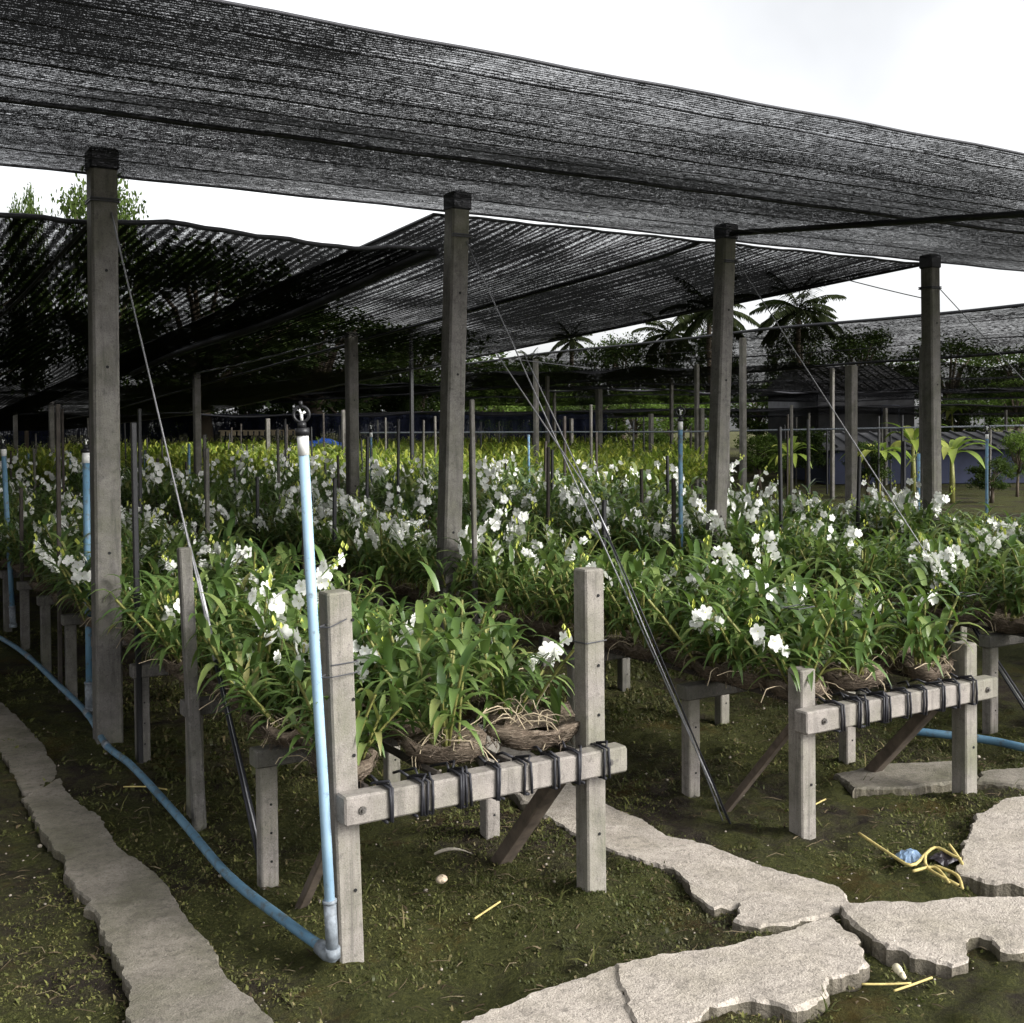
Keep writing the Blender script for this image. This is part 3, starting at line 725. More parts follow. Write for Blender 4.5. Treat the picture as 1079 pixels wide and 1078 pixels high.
def fB(s, t):
    u = -9+s*12.3; v = 6.33+t**1.6*42
    z = 2.70-.045*(v-6.3) if v < 26 else 1.81-.012*(v-26)
    post = max(0, 1-abs(u-1.27)/2.2); z += .02*post
    ed = 1-.75*math.exp(-(v-6.33)*2.5)
    fold = (.028*math.sin(u*8.5+.25*math.sin(v))*min(1, 3/(v-4.5))+.018*math.sin(u*19+1)*min(1, 2/(v-4.6)))*ed
    sag = -.05*abs(math.sin(PI*(u-1.27)/2.05))*(1-math.exp(-(v-6.33)/1.5)) - .05*abs(math.sin(PI*(v-6.33)/5.9))**2
    e = .012*math.sin(u*4.3)*math.exp(-(v-6.33)*3)
    return (u, v+.05*math.sin(u*2.9)*math.exp(-(v-6.33)*4), max(1.62, z+fold+sag+e))
sheet('shade_net', fB, 240, 70, 'net_back', 'sagging black shade net at left, behind the first tall post', [('edge_rope', ((0, 0), (1, 0)), .014, 120), ('rolled_edge', ((1, 0), (1, .35)), .035, 50), ('wire', ((.835, 0), (.835, .5)), .012, 50), ('wire', ((.60, 0), (.60, .5)), .008, 50)])
def fC(s, t):
    u = 3.3+s*4.5; v = 6.33+t**1.6*42; z = zback(v)
    ed = 1-.85*math.exp(-(v-6.33)*2.5)
    sag = -.10*abs(math.sin(PI*(u-3.3)/2.25))*(1-math.exp(-(v-6.33)/1.2))
    fold = (.022*math.sin(u*9)*min(1, 3/(v-4.5))+.012*math.sin(u*23)*min(1, 2/(v-4.6)))*ed
    return (u+.0*v, v, max(1.66, z+sag+fold*(0 < s < 1)))
sheet('shade_net', fC, 150, 70, 'net_back', 'black shade net roof between the second and fourth tall posts', [('edge_rope', ((0, 0), (1, 0)), .009, 60), ('edge_rope', ((1, 0), (1, 1)), .012, 60), ('edge_rope', ((0, 0), (0, .6)), .012, 60), ('wire', ((.47, 0), (.47, .7)), .016, 60)])
def flat(u0, u1, v0, v1, z, seed, amp=.1):
    def fn(s, t):
        u = u0+s*(u1-u0); v = v0+t*(v1-v0)
        return (u, v, z+amp*.7*(.5*math.sin(u*2.3+seed)+.3*math.sin(u*6.1+.2*v+seed))*(.4+.6*math.sin(PI*s)) - .03*abs(math.sin(PI*v/6))+.08*float(vnoise(u*.9, v*.25, seed)))
    return fn
sheet('shade_net', flat(11.5, 19.5, 4.5, 60, 2.95, 1), 60, 160, 'net_far', 'long black net roof across the alley, palms showing above it', [('edge_rope', ((0, 0), (0, 1)), .02, 80), ('edge_rope', ((1, 0), (1, 1)), .03, 80)])
def strip_net(x0, x1, d0, d1, z0, z1, seed):
    a0 = GD(x0, 452, d0)[:2]; b0 = GD(x1, 452, d0)[:2]; a1 = GD(x0, 452, d1)[:2]; b1 = GD(x1, 452, d1)[:2]
    def fn(s, t):
        p = (a0*(1-s)+b0*s)*(1-t)+(a1*(1-s)+b1*s)*t
        return (p[0], p[1], z0+(z1-z0)*t+.05*math.sin(s*60+seed)*(t < .05)+.10*math.sin(t*9+s*5+seed)-.06*abs(math.sin(s*17+seed)))
    return fn
sheet('shade_net', strip_net(470, 1250, 34, 50, 2.78, 2.72, 2), 120, 24, 'net_band', 'dark net strip crossing in front of the dark roofed house', [('edge_rope', ((0, 0), (1, 0)), .03, 60)])
sheet('shade_net', strip_net(470, 1250, 26, 33, 2.95, 2.72, 5), 120, 16, 'net_band', 'sagging dark net strip directly behind the palm-side net roof', [('edge_rope', ((0, 1), (1, 1)), .025, 60)])
sheet('shade_net', strip_net(-60, 1250, 38, 62, 2.25, 2.15, 3), 160, 24, 'net_band', 'lowest dark net strip, just above the level grey pipe', [('edge_rope', ((0, 0), (1, 0)), .03, 60)])
sheet('shade_net', strip_net(-60, 480, 52, 80, 3.6, 3.4, 4), 100, 24, 'net_band', 'far net strip at left under the green tree gap', [('edge_rope', ((0, 0), (1, 0)), .03, 60)])
def fold_wall(p, q, z0, z1, seed):
    p = np.array(p); q = np.array(q)
    def fn(s, t):
        c = p+(q-p)*s; n = np.array([-(q-p)[1], (q-p)[0]]); n /= np.linalg.norm(n); c = c+n*.12*math.sin(s*150+seed)*(1-t*.5)
        return (c[0], c[1], z0+(z1-z0)*t-.06*abs(math.sin(s*40)))
    return fn
a = GD(-140, 450, 46); b = GD(330, 450, 50); c = GD(640, 450, 56)
sheet('net_curtain', fold_wall(a[:2], b[:2], .5, 2.35, 0), 200, 4, 'net_curtain', 'dark navy net curtain closing the field at far left', group='net curtains at the far end')
sheet('net_curtain', fold_wall(b[:2], c[:2], .5, 2.35, 1), 160, 4, 'net_curtain', 'dark navy net curtain behind the yellowish young plants', group='net curtains at the far end')

# ------------------------------------------------------------------ tall posts
def tall_post(x, y, top, w, label, mat='old_concrete', cap=True, lean=(0, 0)):
    t = empty('concrete_post', (x, y, 0), label=label, cat='post', group='concrete posts holding up the nets')
    m = MB(); m.prism((0, 0, -.3), (lean[0], lean[1], top), w, w, .012 if w > .08 else .004)
    if w > .1:
        for z in (2.42, 1.93, .98):
            if z < top: m.tube([(.004+lean[0]*z/top, -w/2-.0002+lean[1]*z/top, z), (.004+lean[0]*z/top, -w/2-.002+lean[1]*z/top, z)], .008, 8, 1)
    m.build('shaft', [mat, 'hole_black'], t)
    if cap:
        m = MB(); m.prism((lean[0], lean[1], top-.10), (lean[0], lean[1], top+.008), w+.014, w+.014, .01); m.build('cap_wrap', 'black_cord', t)
        m = MB(); h = w/2+.004; z = top-.26
        for dz in (0, .012): m.tube([(lean[0]+a_, lean[1]+b_, z+dz) for a_, b_ in ((-h, -h), (h, -h), (h, h), (-h, h), (-h, -h))], .005, 6)
        m.build('tie_wire', 'dark_wire', t)
    return t
TP = [(107, 160, 123, 790, 'tall moss-stained concrete post at left, beside the blue standpipe'), (482, 205, 487, 738, 'tall concrete post rising behind the nearest bench'),
      (765, 238, 768, None, 'third tall concrete post, dark tube tied at its top'), (980, 270, 981, None, 'rightmost tall concrete post against the white sky gap')]
TPW = []
for k, (xt, yt, xb, yb, lab) in enumerate(TP):
    u = [1.28, 3.25, 5.36, 7.72][k]; v = 6.16
    # solve height and the small lean from where the top sits
    d = ray(xt, yt); tpar = v/d[1]; P = EYE+d*tpar
    ub = u if k else 1.285
    tall_post(ub, v, P[2], [.13, .118, .112, .112][k], lab, lean=(P[0]-ub, 0)); TPW.append((P[0], v, P[2]))
def postray(x, y, zf):
    d = ray(x, y); t = 5.0
    for _ in range(400):
        P = EYE+d*t
        if P[2] >= zf(P[1]): break
        t += .1
    return P
k = 0
for (x, y, w, where) in [(207, 393, .10, 'thin pale post left of the guy wire'), (370, 350, .12, 'dark post between the front standpipe and second tall post'), (54, 423, .09, 'second short post from the left frame edge'),
                         (16, 433, .08, 'leftmost short post, at the frame edge'), (282, 441, .08, 'small post just left of the white standpipe head'), (362, 432, .08, 'small post touching the dark post behind the standpipe'), (471, 424, .09, 'slim post hugging the left side of the second tall post')]:
    P = postray(x, y, lambda v: zback(v)) if y < 430 else GD(x, y, 24)
    tall_post(P[0], P[1], P[2], w, where, cap=False)
for (x, y, z, w, where) in [(631, 410, 2.6, .14, 'mid-distance post halfway between the second and third tall posts'), (897, 385, 2.6, .15, 'mid-distance post between the third and rightmost tall posts'), (602, 441, 1.9, .1, 'small post left of the mid-distance post'),
                            (686, 436, 1.9, .08, 'small dark post left of the far sprinkler'), (739, 430, 2.0, .1, 'small post between the far sprinkler and third tall post'), (933, 430, 2.1, .1, 'short dark post left of the rightmost tall post'), (1060, 432, 2.1, .07, 'thin dark post near the right frame edge')]:
    P = G(x, y, z); 
    if PX(P)[2] > 40: P = GD(x, y, 30)
    tall_post(P[0], P[1], P[2], w, where, cap=False)
dn = 0
for u_ in (11.6, 15.5, 19.4):
    for j in range(9):
        v_ = 7.0+j*5.6; X, Y, w = PX((u_, v_, 2.5))
        if 500 < X < PW+20:
            dn += 1; tall_post(u_, v_, 2.9, .085, '%s post from the front in the %s post row across the alley' % (ordn(j+1), {11.6: 'nearest', 15.5: 'middle', 19.4: 'farthest'}[u_]), cap=False)
# pole carrying the net seam, thin and black
P = GD(433, 342, 17); tall_post(P[0], P[1], P[2], .05, 'thin black pole beside the second tall post, under the net', 'black_plastic', False)

# ------------------------------------------------------------------ thin stakes along the rows
FS = []; ns = 0
rs = random.Random(44)
for b in range(4):
    for side in (0, 1):
        v = 5.3+rs.uniform(0, .8)+b*.4; k = 0
        while v < 27:
            k += 1; u = BENCH_U[b]+(.0 if side == 0 else BW-.02)+rs.uniform(-.03, .03)
            h = rs.uniform(1.15, 1.62) if rs.random() < .75 else rs.uniform(1.6, 1.85)
            X, Y, w = PX((u, v, 1.2))
            if -10 < X < PW+10:
                mm = rs.choice(['black_plastic', 'black_plastic', 'dark_timber', 'old_concrete'])
                m = MB(); m.prism((0, 0, -.1), (rs.uniform(-.03, .03), rs.uniform(-.03, .03), h), .026, .026, .004)
                o = m.build('stake', mm); o.location = (u, v, 0)
                tag(o, 'thin %s stake, %s along the %s edge of the %s bench' % ({'black_plastic': 'black', 'dark_timber': 'wooden', 'old_concrete': 'grey'}[mm], ordn(k), ['left', 'right'][side], BNAME[b]), 'stake', 'thin stakes standing among the orchids'); ns += 1
            v += rs.uniform(1.3, 2.4)
for j in range(46):
    while True:
        u_ = rs.uniform(8.8, 24); v_ = rs.uniform(9, 34); X, Y, w = PX((u_, v_, 1.2))
        if 230 < X < 1060 and w > 13: break
    m = MB(); h = rs.uniform(1.5, 2.0); m.prism((0, 0, -.1), (rs.uniform(-.03, .03), 0, h), .035, .035, .004)
    o = m.build('stake', rs.choice(['black_plastic', 'dark_timber', 'old_concrete'])); o.location = (u_, v_, 0)
    sd_ = sorted([(abs(X-q[0]), q[1]) for q in ((110, 'the first tall post'), (320, 'the faded standpipe'), (370, 'the dark mid post'), (482, 'the second tall post'), (631, 'the mid-distance post'), (768, 'the third tall post'), (897, 'the right mid-distance post'), (981, 'the rightmost tall post'))])[0][1]
    tag(o, 'thin stake in the far yellow-green field, %s across the field' % ordn(0), 'stake', 'thin stakes in the far field'); FS.append((X, o))
FS.sort(key=lambda q: q[0])
for j, (X, o) in enumerate(FS): o['label'] = 'thin stake in the far young plants beyond the benches, %s counting from the left' % ordn(j+1)
# the stake by the front guy wire
m = MB(); m.prism((0, 0, -.2), (-.055, 0, 1.13), .05, .05, .006)
o = m.build('stake', 'old_concrete'); o.location = (1.335, 4.66, 0); tag(o, 'thick mossy stake on the left edge where the grey guy cable passes', 'stake', 'thin stakes standing among the orchids')

# ------------------------------------------------------------------ water pipes and sprinklers
def riser(base, top, rad, label, mat='blue_pvc', head=True, ring=.023):
    t = empty('sprinkler_standpipe', (base[0], base[1], 0), label=label, cat='standpipe', group='blue sprinkler standpipes')
    B = Vector(base); T = Vector(top); ax = (T-B).normalized(); o0 = Vector((base[0], base[1], 0)); L = (T-B).length
    m = MB(); m.tube([B+ax*.0-o0, B+ax*(L*.33)+Vector((.0015, 0, 0))-o0, B+ax*(L*.66)+Vector((-.001, 0, 0))-o0, T-o0], rad, 12); m.build('pipe', mat, t, True)
    m = MB(); m.tube([B+ax*.02-o0, B+ax*.17-o0], rad*1.22, 12); m.tube([B+ax*.165-o0, B+ax*.175-o0], rad*1.4, 12); m.tube([B+ax*.0-o0, B+ax*.03-o0], rad*1.5, 12); m.build('coupling', 'grey_pvc', t, True)
    if head:
        m = MB(); m.tube([T-ax*.005-o0, T+ax*.055-o0], rad*1.1, 12); h = m.build('riser_cap', 'white_plastic', t, True)
        m = MB(); m.tube([T+ax*.053-o0, T+ax*.075-o0], rad*1.35, 12); m.tube([T+ax*.075-o0, T+ax*.092-o0], rad*.8, 10)
        c = T+ax*(.092+ring)-o0; m.torus(c, -Vector(FW), ring, ring*.2, 24, 8); m.tube([c+ax*ring, c+ax*(ring+.016)], .006, 8); h = m.build('sprinkler_head', 'black_plastic', t, True)
        m = MB(); m.tube([c-ax*ring*.8, c], ring*.2, 8); m.tube([c, c+Vector(R2)*ring*.5+ax*ring*.35], ring*.16, 8); m.tube([c, c-Vector(R2)*ring*.25+ax*ring*.6], ring*.16, 8); m.build('nozzle', 'white_plastic', h, True)
    return t
b0 = Vector((1.300, 3.185, .03)); d = ray(320, 478); T0 = EYE+d*(3.2/d[1]); riser(b0, T0, .0155, 'tall faded blue standpipe tied to the front bench post', 'faded_pvc')
# elbow at its foot
pd = (Vector(G(300, 970, .045))-b0); pd.z = 0; pd.normalize(); m = MB(); m.tube([b0+pd*.075+Vector((0, 0, .008)), b0+pd*.03+Vector((0, 0, .002)), b0+pd*.008+Vector((0, 0, .004)), b0+Vector((0, 0, .03))], .0235, 12); o = m.build('pipe_elbow', 'grey_pvc', smooth=True); tag(o, 'grey elbow joining the ground pipe to the faded standpipe', 'pipe fitting')
m = MB(); m.tube([(1.36, 3.197, 1.035), (1.295, 3.168, 1.02), (1.270, 3.19, 1.02), (1.30, 3.22, 1.02), (1.36, 3.23, 1.035)], .0022, 6); m.tube([(1.40, 3.196, .872), (1.30, 3.166, .872), (1.272, 3.19, .87), (1.30, 3.22, .87)], .0022, 6)
o = m.build('tie_wire', 'dark_wire'); tag(o, 'thin dark wire binding the faded standpipe to the concrete post', 'wire')
B = G(95, 757); d = ray(91, 487); T = EYE+d*((B[1]+.02)/d[1]); riser((B[0], B[1], .03), T, .021, 'dull blue standpipe just left of the first tall post')
m = MB(); m.prism((0, 0, -.1), (0, 0, 1.52), .045, .045, .005); o = m.build('stake', 'dark_timber'); o.location = (B[0]+.045, B[1]+.05, 0); tag(o, 'dark timber stake pressed against the dull blue standpipe', 'stake', 'thin stakes standing among the orchids')
d = ray(15, 640); B = G(14, 665); d = ray(4, 480); T = EYE+d*((B[1])/d[1]); riser((B[0], B[1], .03), T, .02, 'blue standpipe at the left frame edge')
for x, y, u, lab in [(717, 452, 5.26, 'blue standpipe with black ring head in front of the arrow-side post'), (365, 500, 5.2, ''), (233, 0, 0, '')][:1]:
    # on the left edge of the third bench
    lo = 3.0
    d = ray(x, y); t = u/d[0]; P = EYE+d*t
    riser((P[0], P[1], .03), (P[0], P[1], P[2]), .016, 'blue standpipe with black ring head on the third bench', ring=.03)
for x, y, dep, lab in [(74, 476, 19, 'bright'), (30, 477, 21, 'left small'), (153, 474, 18, 'dim'), (199, 468, 16, ''), (391, 460, 15, ''), (557, 458, 17, ''), (968, 478, 13, ''), (1040, 462, 14, '')]:
    P = GD(x, y, dep); riser((P[0], P[1], .03), P, .018, {74: 'small bright blue standpipe left of the first tall post', 30: 'small blue standpipe far left, behind the flowers', 153: 'small dim blue standpipe right of the first tall post', 199: 'small standpipe below the thin pale post',
        391: 'small grey-blue standpipe right of the dark mid post', 557: 'small standpipe amid flowers, centre of the field', 968: 'small standpipe left of the rightmost tall post', 1040: 'small standpipe right of the rightmost tall post'}[x], head=(x in (391, 1040)), ring=.035)
# header pipe snaking along the path
pts = [(345, 998), (300, 970), (240, 922), (190, 863), (140, 808), (112, 785), (92, 752), (62, 722), (30, 692), (0, 672), (-40, 655)]
P3 = [Vector(G(x, y, .04)) for x, y in pts]; P3[0] = b0+(P3[1]-b0).normalized()*.05+Vector((0, 0, .006))
def smooth_path(P, n=6):
    out = []
    for i in range(len(P)-1):
        p0 = P[max(i-1, 0)]; p1 = P[i]; p2 = P[i+1]; p3 = P[min(i+2, len(P)-1)]
        for k in range(n):
            t = k/n; out.append(.5*((2*p1)+(p2-p0)*t+(2*p0-5*p1+4*p2-p3)*t*t+(3*p1-p0-3*p2+p3)*t**3))
    out.append(P[-1]); return out
P3.append(P3[-1]+Vector((.1, 2.5, 0)))
t = empty('water_pipe', P3[0], label='long blue water pipe snaking along the ground beside the left path', cat='pipe', group='blue ground pipes')
sp_ = smooth_path(P3); m = MB(); m.tube([p-P3[0] for p in sp_], .0165, 12); m.build('pipe', 'blue_pvc', t, True)
for k in (5, 6, 8):
    p = P3[k]; q = (P3[k+1]-P3[k-1]).normalized(); m = MB(); m.tube([p-q*.035-P3[0], p+q*.035-P3[0]], .0195, 12); m.build('coupling', 'grey_pvc', t, True)
Pr = [Vector(G(1035, 779, .04)), Vector(G(1079, 788, .04)), Vector(G(1180, 812, .04))]; Pl = Vector(G(960, 770, .04))
m = MB(); m.tube(smooth_path([Pl]+Pr), .02, 12); o = m.build('water_pipe', 'blue_pvc', smooth=True); tag(o, 'short run of bright blue pipe on the ground at the right edge', 'pipe', 'blue ground pipes')
a = GD(380, 456, 23); b = GD(1150, 447, 19); m = MB(); m.tube([a, (np.array(a)+b)/2-[0, 0, .05], b], .014, 8); o = m.build('overhead_pipe', 'grey_pvc', smooth=True); tag(o, 'level grey pipe crossing the far field at eye height', 'pipe')

# ------------------------------------------------------------------ tube from the third post, guy wires, support wires
def line(name, P, Q_, rad, mat, label, cat, sag=0, group=None, n=8):
    P = Vector(P); Q_ = Vector(Q_); m = MB(); m.tube([P.lerp(Q_, k/n)-Vector((0, 0, sag*4*(k/n)*(1-k/n))) for k in range(n+1)], rad, 6); o = m.build(name, mat, smooth=True); return tag(o, label, cat, group)
line('net_tube', (TPW[2][0], TPW[2][1]-.05, TPW[2][2]-.06), G(1085, 221, 2.82)+(G(1085, 221, 2.82)-np.array(TPW[2]))*.6, .02, 'black_plastic', 'dark tube running from the third tall post to the right frame edge', 'tube')
line('guy_wire', (TPW[0][0]+.03, 6.1, 2.72), (1.335, 3.84, .0), .004, 'steel_wire', 'grey guy wire from the leftmost tall post down to the bench foot', 'wire', group='guy wires')
mid = Vector((TPW[0][0]+.03, 6.1, 2.72)).lerp(Vector((1.335, 3.84, 0)), .52); end = Vector((1.335, 3.84, 0)); st = Vector((TPW[0][0]+.03, 6.1, 2.72))
t = empty('guy_cable', (1.335, 3.84, 0), label='bundle of grey and dark strands anchoring the leftmost guy wire', cat='cable', group='anchor cables')
for j in range(4):
    m = MB(); o1 = Vector((random.uniform(-.012, .012), random.uniform(-.01, .01), 0))
    m.tube([st.lerp(end, .50+.04*j)-end, st.lerp(end, .63)+o1-end+Vector((.01, 0, -.02)), st.lerp(end, .80-.02*j)+o1*1.8-end], .0045, 6); m.build('grey_strand', 'steel_wire', t, True)
for j in range(4):
    m = MB(); o1 = Vector((random.uniform(-.016, .016), random.uniform(-.012, .012), 0))
    m.tube([st.lerp(end, .74)+o1*.5-end, st.lerp(end, .88)+o1-end, Vector(o1)*1.5+Vector((0, 0, -.02))], .005, 6); m.build('dark_strand', 'black_cord', t, True)
g2 = Vector(G(766, 862)); s2 = Vector((TPW[1][0]+.03, 6.12, 2.75)); 
line('guy_wire', s2, g2, .004, 'steel_wire', 'grey guy wire from the second tall post slanting over the field', 'wire', group='guy wires')
sB = Vector(GD(541, 360, 6.6)); line('guy_wire', Vector(GD(519, 366, 6.6)), Vector(GD(622, 520, 4.9)), .0035, 'steel_wire', 'left of the twin thin wires meeting above the front post', 'wire', group='guy wires')
line('guy_wire', Vector(GD(552, 372, 6.6)), Vector(GD(640, 560, 4.8)), .0035, 'steel_wire', 'right of the twin thin wires meeting above the front post', 'wire', group='guy wires')
t = empty('guy_cable', g2, label='twisted dark cable bundle anchored right of the nearest bench', cat='cable', group='anchor cables')
tp = Vector(GD(628, 535, 4.88))
for j in range(5):
    o1 = Vector((random.uniform(-.014, .014), random.uniform(-.014, .014), 0)); m = MB()
    m.tube([tp-g2, tp.lerp(g2, .4)-g2+o1*1.6, tp.lerp(g2, .75)-g2+o1*.8, o1*2.2+Vector((0, 0, -.02))], .0028, 6); m.build('strand', 'steel_wire' if j < 2 else 'black_cord', t, True)
g3 = Vector(G(1100, 775)); line('guy_wire', Vector((TPW[2][0]+.03, 6.1, 2.78)), g3, .0035, 'steel_wire', 'thin guy wire from the third tall post toward the lower right', 'wire', group='guy wires')
t = empty('guy_cable', g3, label='dark anchor cables at the right frame edge above the blue pipe', cat='cable', group='anchor cables')
for j in range(4):
    o1 = Vector((random.uniform(-.02, .02), random.uniform(-.02, .02), 0)); m = MB(); s3 = Vector((TPW[2][0]+.03, 6.1, 2.78)); m.tube([s3.lerp(g3, .7)-g3, s3.lerp(g3, .85)-g3+o1, o1*1.5], .005, 6); m.build('strand', 'black_cord', t, True)
line('guy_wire', (TPW[3][0]+.03, 6.1, 2.7), (TPW[3][0]+.3, 3.6, 0), .0035, 'steel_wire', 'thin guy wire from the rightmost tall post', 'wire', group='guy wires')
line('support_wire', (TPW[2][0], 6.2, 2.9), (TPW[3][0], 6.2, 2.62), .004, 'dark_wire', 'wire strung between the third and rightmost tall posts', 'wire', .02, 'support wires')
line('support_wire', GD(470, 370, 15), GD(620, 388, 15), .005, 'dark_wire', 'short wire crossing the white sky gap in the centre', 'wire', 0, 'support wires')
line('support_wire', G(207, 393, 2.4), GD(370, 352, 13), .01, 'steel_wire', 'pale support wire dipping under the net between two posts', 'wire', .03, 'support wires')

# ------------------------------------------------------------------ litter lying about
def curved(m, P, rad, mi=0): m.tube(smooth_path([Vector(p) for p in P], 4), rad, 6, mi)
c = Vector(G(930, 905, .01)); t = empty('rubbish_heap', c, label='heap of dry yellow stalks and a torn blue plastic bag by the slab', cat='litter')
m = MB()
for L_ in ([(905, 878), (935, 898), (960, 912), (975, 900)], [(970, 906), (985, 893), (1005, 902), (1012, 905)], [(962, 918), (985, 914), (1000, 930)], [(975, 900), (978, 915), (1010, 933)], [(985, 912), (1008, 922), (1014, 936)], [(1000, 890), (1006, 898), (1014, 910)]):
    curved(m, [Vector(G(x, y, .03))-c for x, y in L_], .006)
m.build('stalk', 'dry_stalk', t, True)
def crumple(m, c0, sx, sy, h, seed):
    r = random.Random(seed); n = 9; V = []
    for i in range(n):
        for j in range(n):
            a, b = i/(n-1)-.5, j/(n-1)-.5; V.append((c0[0]+a*sx+r.gauss(0, sx*.03), c0[1]+b*sy+r.gauss(0, sy*.03), c0[2]+h*(.25-a*a-b*b)*3*r.uniform(.4, 1.2)))
    m.add(V, [(i*n+j, (i+1)*n+j, (i+1)*n+j+1, i*n+j+1) for i in range(n-1) for j in range(n-1)])
m = MB(); crumple(m, Vector(G(958, 902, .01))-c, .10, .09, .035, 1); m.build('blue_bag', 'blue_bag', t)
m = MB(); crumple(m, Vector(G(997, 903, .01))-c, .12, .09, .03, 2); m.build('black_bag', 'black_bag', t)
c = Vector(G(948, 1024, .02)); t = empty('plastic_bottle', c, label='small cream plastic bottle lying in the moss at lower right', cat='bottle')
dx = (Vector(G(958, 1035, .02))-Vector(G(941, 1014, .02))).normalized(); 
m = MB(); m.tube([-dx*.030, -dx*.028, -dx*.008, -dx*.003, dx*.001, dx*.018], [.008, .0125, .0125, .0105, .0095, .0095], 14); m.build('body', 'cream_plastic', t, True)
m = MB(); m.tube([dx*.018, dx*.034], [.0085, .007], 12); m.build('neck', 'cream_plastic', t, True)
for pts, lab in (([(908, 1037), (935, 1037), (960, 1036)], 'dry yellow stalk beside the cream bottle, lying level'), ([(942, 1044), (960, 1038), (982, 1030)], 'dry yellow stalk under the cream bottle, slanting upward'),):
    m = MB(); curved(m, [G(x, y, .012) for x, y in pts], .0035); o = m.build('stalk', 'dry_stalk', smooth=True); tag(o, lab, 'stalk', 'dry stalks')
for pts, lab in (([(130, 829), (155, 829), (176, 832)], 'dry yellow twig on the bare soil left of the bench'), ([(855, 850), (862, 846), (870, 842)], 'short yellow stalk at the foot of the second bench post'), ([(500, 968), (515, 958), (527, 950)], 'small brown twig in front of the nearest bench')):
    m = MB(); curved(m, [G(x, y, .012) for x, y in pts], .0035); o = m.build('stalk', 'dry_stalk', smooth=True); tag(o, lab, 'stalk', 'dry stalks')
c = Vector(G(465, 929, .015)); m = MB(); m.ball((0, 0, .008), .021, 16, 0, (1, .85, .7)); m.torus((.003, -.004, .012), (0, -.4, 1), .012, .006, 18, 8); m.ball((.004, -.006, .018), .006, 8)
o = m.build('snail_shell', 'snail_shell', smooth=True); o.location = c; tag(o, 'round pale snail shell on the moss under the bench', 'shell')
c = Vector(G(478, 901, .02)); q = QB(); q.strip((-.07, 0, .0), (1, .15, .35), .15, .03, .9, 8, .5)
o = quads_obj('dry_leaf', *q.arr(), ['dry_leaf'], smooth=True); o.location = c; o.rotation_euler = (0, 0, -.5); tag(o, 'curled grey dead leaf under the front beam', 'leaf')

# ------------------------------------------------------------------ trees, palms, banana plants
def tree_meshes(seed, nclump, per, leaf, mat):
    r = np.random.default_rng(seed); tr = MB(); q = QB(); H = 1.0
    tr.tube([(0, 0, -.02), (.01, .01, .2), (-.01, .02, .42), (.02, 0, .62)], [.035, .028, .022, .012], 8)
    cl = []
    for k in range(nclump):
        a = r.uniform(0, 2*PI); h = r.uniform(.36, .97); rr = .36*math.sqrt(max(.05, 1-((h-.62)/.42)**2))*r.uniform(.35, 1.05)
        c = np.array([math.cos(a)*rr, math.sin(a)*rr, h]); cl.append((c, r.uniform(.06, .13)))
        if k % 3 == 0: tr.tube([(0, 0, .25+.3*r.random()), (c[0]*.5, c[1]*.5, h*.8+.02), tuple(c)], [.012, .008, .003], 6)
    for c, s in cl:
        for _ in range(per):
            d = r.normal(0, 1, 3); d /= np.linalg.norm(d); p = c+d*s*r.random()**.5
            u = r.normal(0, 1, 3); u /= np.linalg.norm(u); v = np.cross(u, r.normal(0, 1, 3)); v /= np.linalg.norm(v)+1e-6; l = leaf*r.uniform(.6, 1.3)
            q.add([p-u*l, p+v*l*.45, p+u*l, p-v*l*.45], [(0, 1, 2, 3)], 0)
    to = tr.build('trunk', 'bark', smooth=True); lo = quads_obj('crown', *q.arr(), [mat]); return hide(to), hide(lo)
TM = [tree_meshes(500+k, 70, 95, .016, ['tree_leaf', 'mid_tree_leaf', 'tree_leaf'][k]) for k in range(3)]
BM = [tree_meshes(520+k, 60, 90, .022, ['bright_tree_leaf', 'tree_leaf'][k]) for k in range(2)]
def tree(x, ytop, depth, wpx, kind, label, lib=None, group='trees beyond the nets'):
    P = GD(x, 452, depth); h = 1.6+(452-ytop)*depth/f; w = wpx*depth/f/.76
    t = empty('tree', (P[0], P[1], 0), random.uniform(0, 6), label=label, cat='tree', group=group); t.scale = (w, w, h)
    for nm, me in zip(('trunk', 'crown'), (lib or TM)[kind]): c = bpy.data.objects.new(nm, me); COL.objects.link(c); c.parent = t
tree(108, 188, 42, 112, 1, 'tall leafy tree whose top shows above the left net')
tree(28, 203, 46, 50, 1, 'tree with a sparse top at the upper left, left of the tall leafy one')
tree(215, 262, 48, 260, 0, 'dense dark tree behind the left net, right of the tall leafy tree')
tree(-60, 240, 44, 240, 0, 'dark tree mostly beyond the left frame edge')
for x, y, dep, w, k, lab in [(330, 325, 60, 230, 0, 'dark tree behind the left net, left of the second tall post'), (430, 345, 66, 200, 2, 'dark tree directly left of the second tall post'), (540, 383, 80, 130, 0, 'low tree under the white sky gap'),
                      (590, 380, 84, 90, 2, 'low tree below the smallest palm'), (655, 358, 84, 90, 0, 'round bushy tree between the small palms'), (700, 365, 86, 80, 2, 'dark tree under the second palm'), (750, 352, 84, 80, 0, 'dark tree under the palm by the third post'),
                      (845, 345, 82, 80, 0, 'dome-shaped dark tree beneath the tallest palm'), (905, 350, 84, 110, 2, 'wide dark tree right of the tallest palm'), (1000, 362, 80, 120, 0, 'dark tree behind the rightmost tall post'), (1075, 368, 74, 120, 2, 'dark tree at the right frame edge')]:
    tree(x, y, dep, w, k, lab)
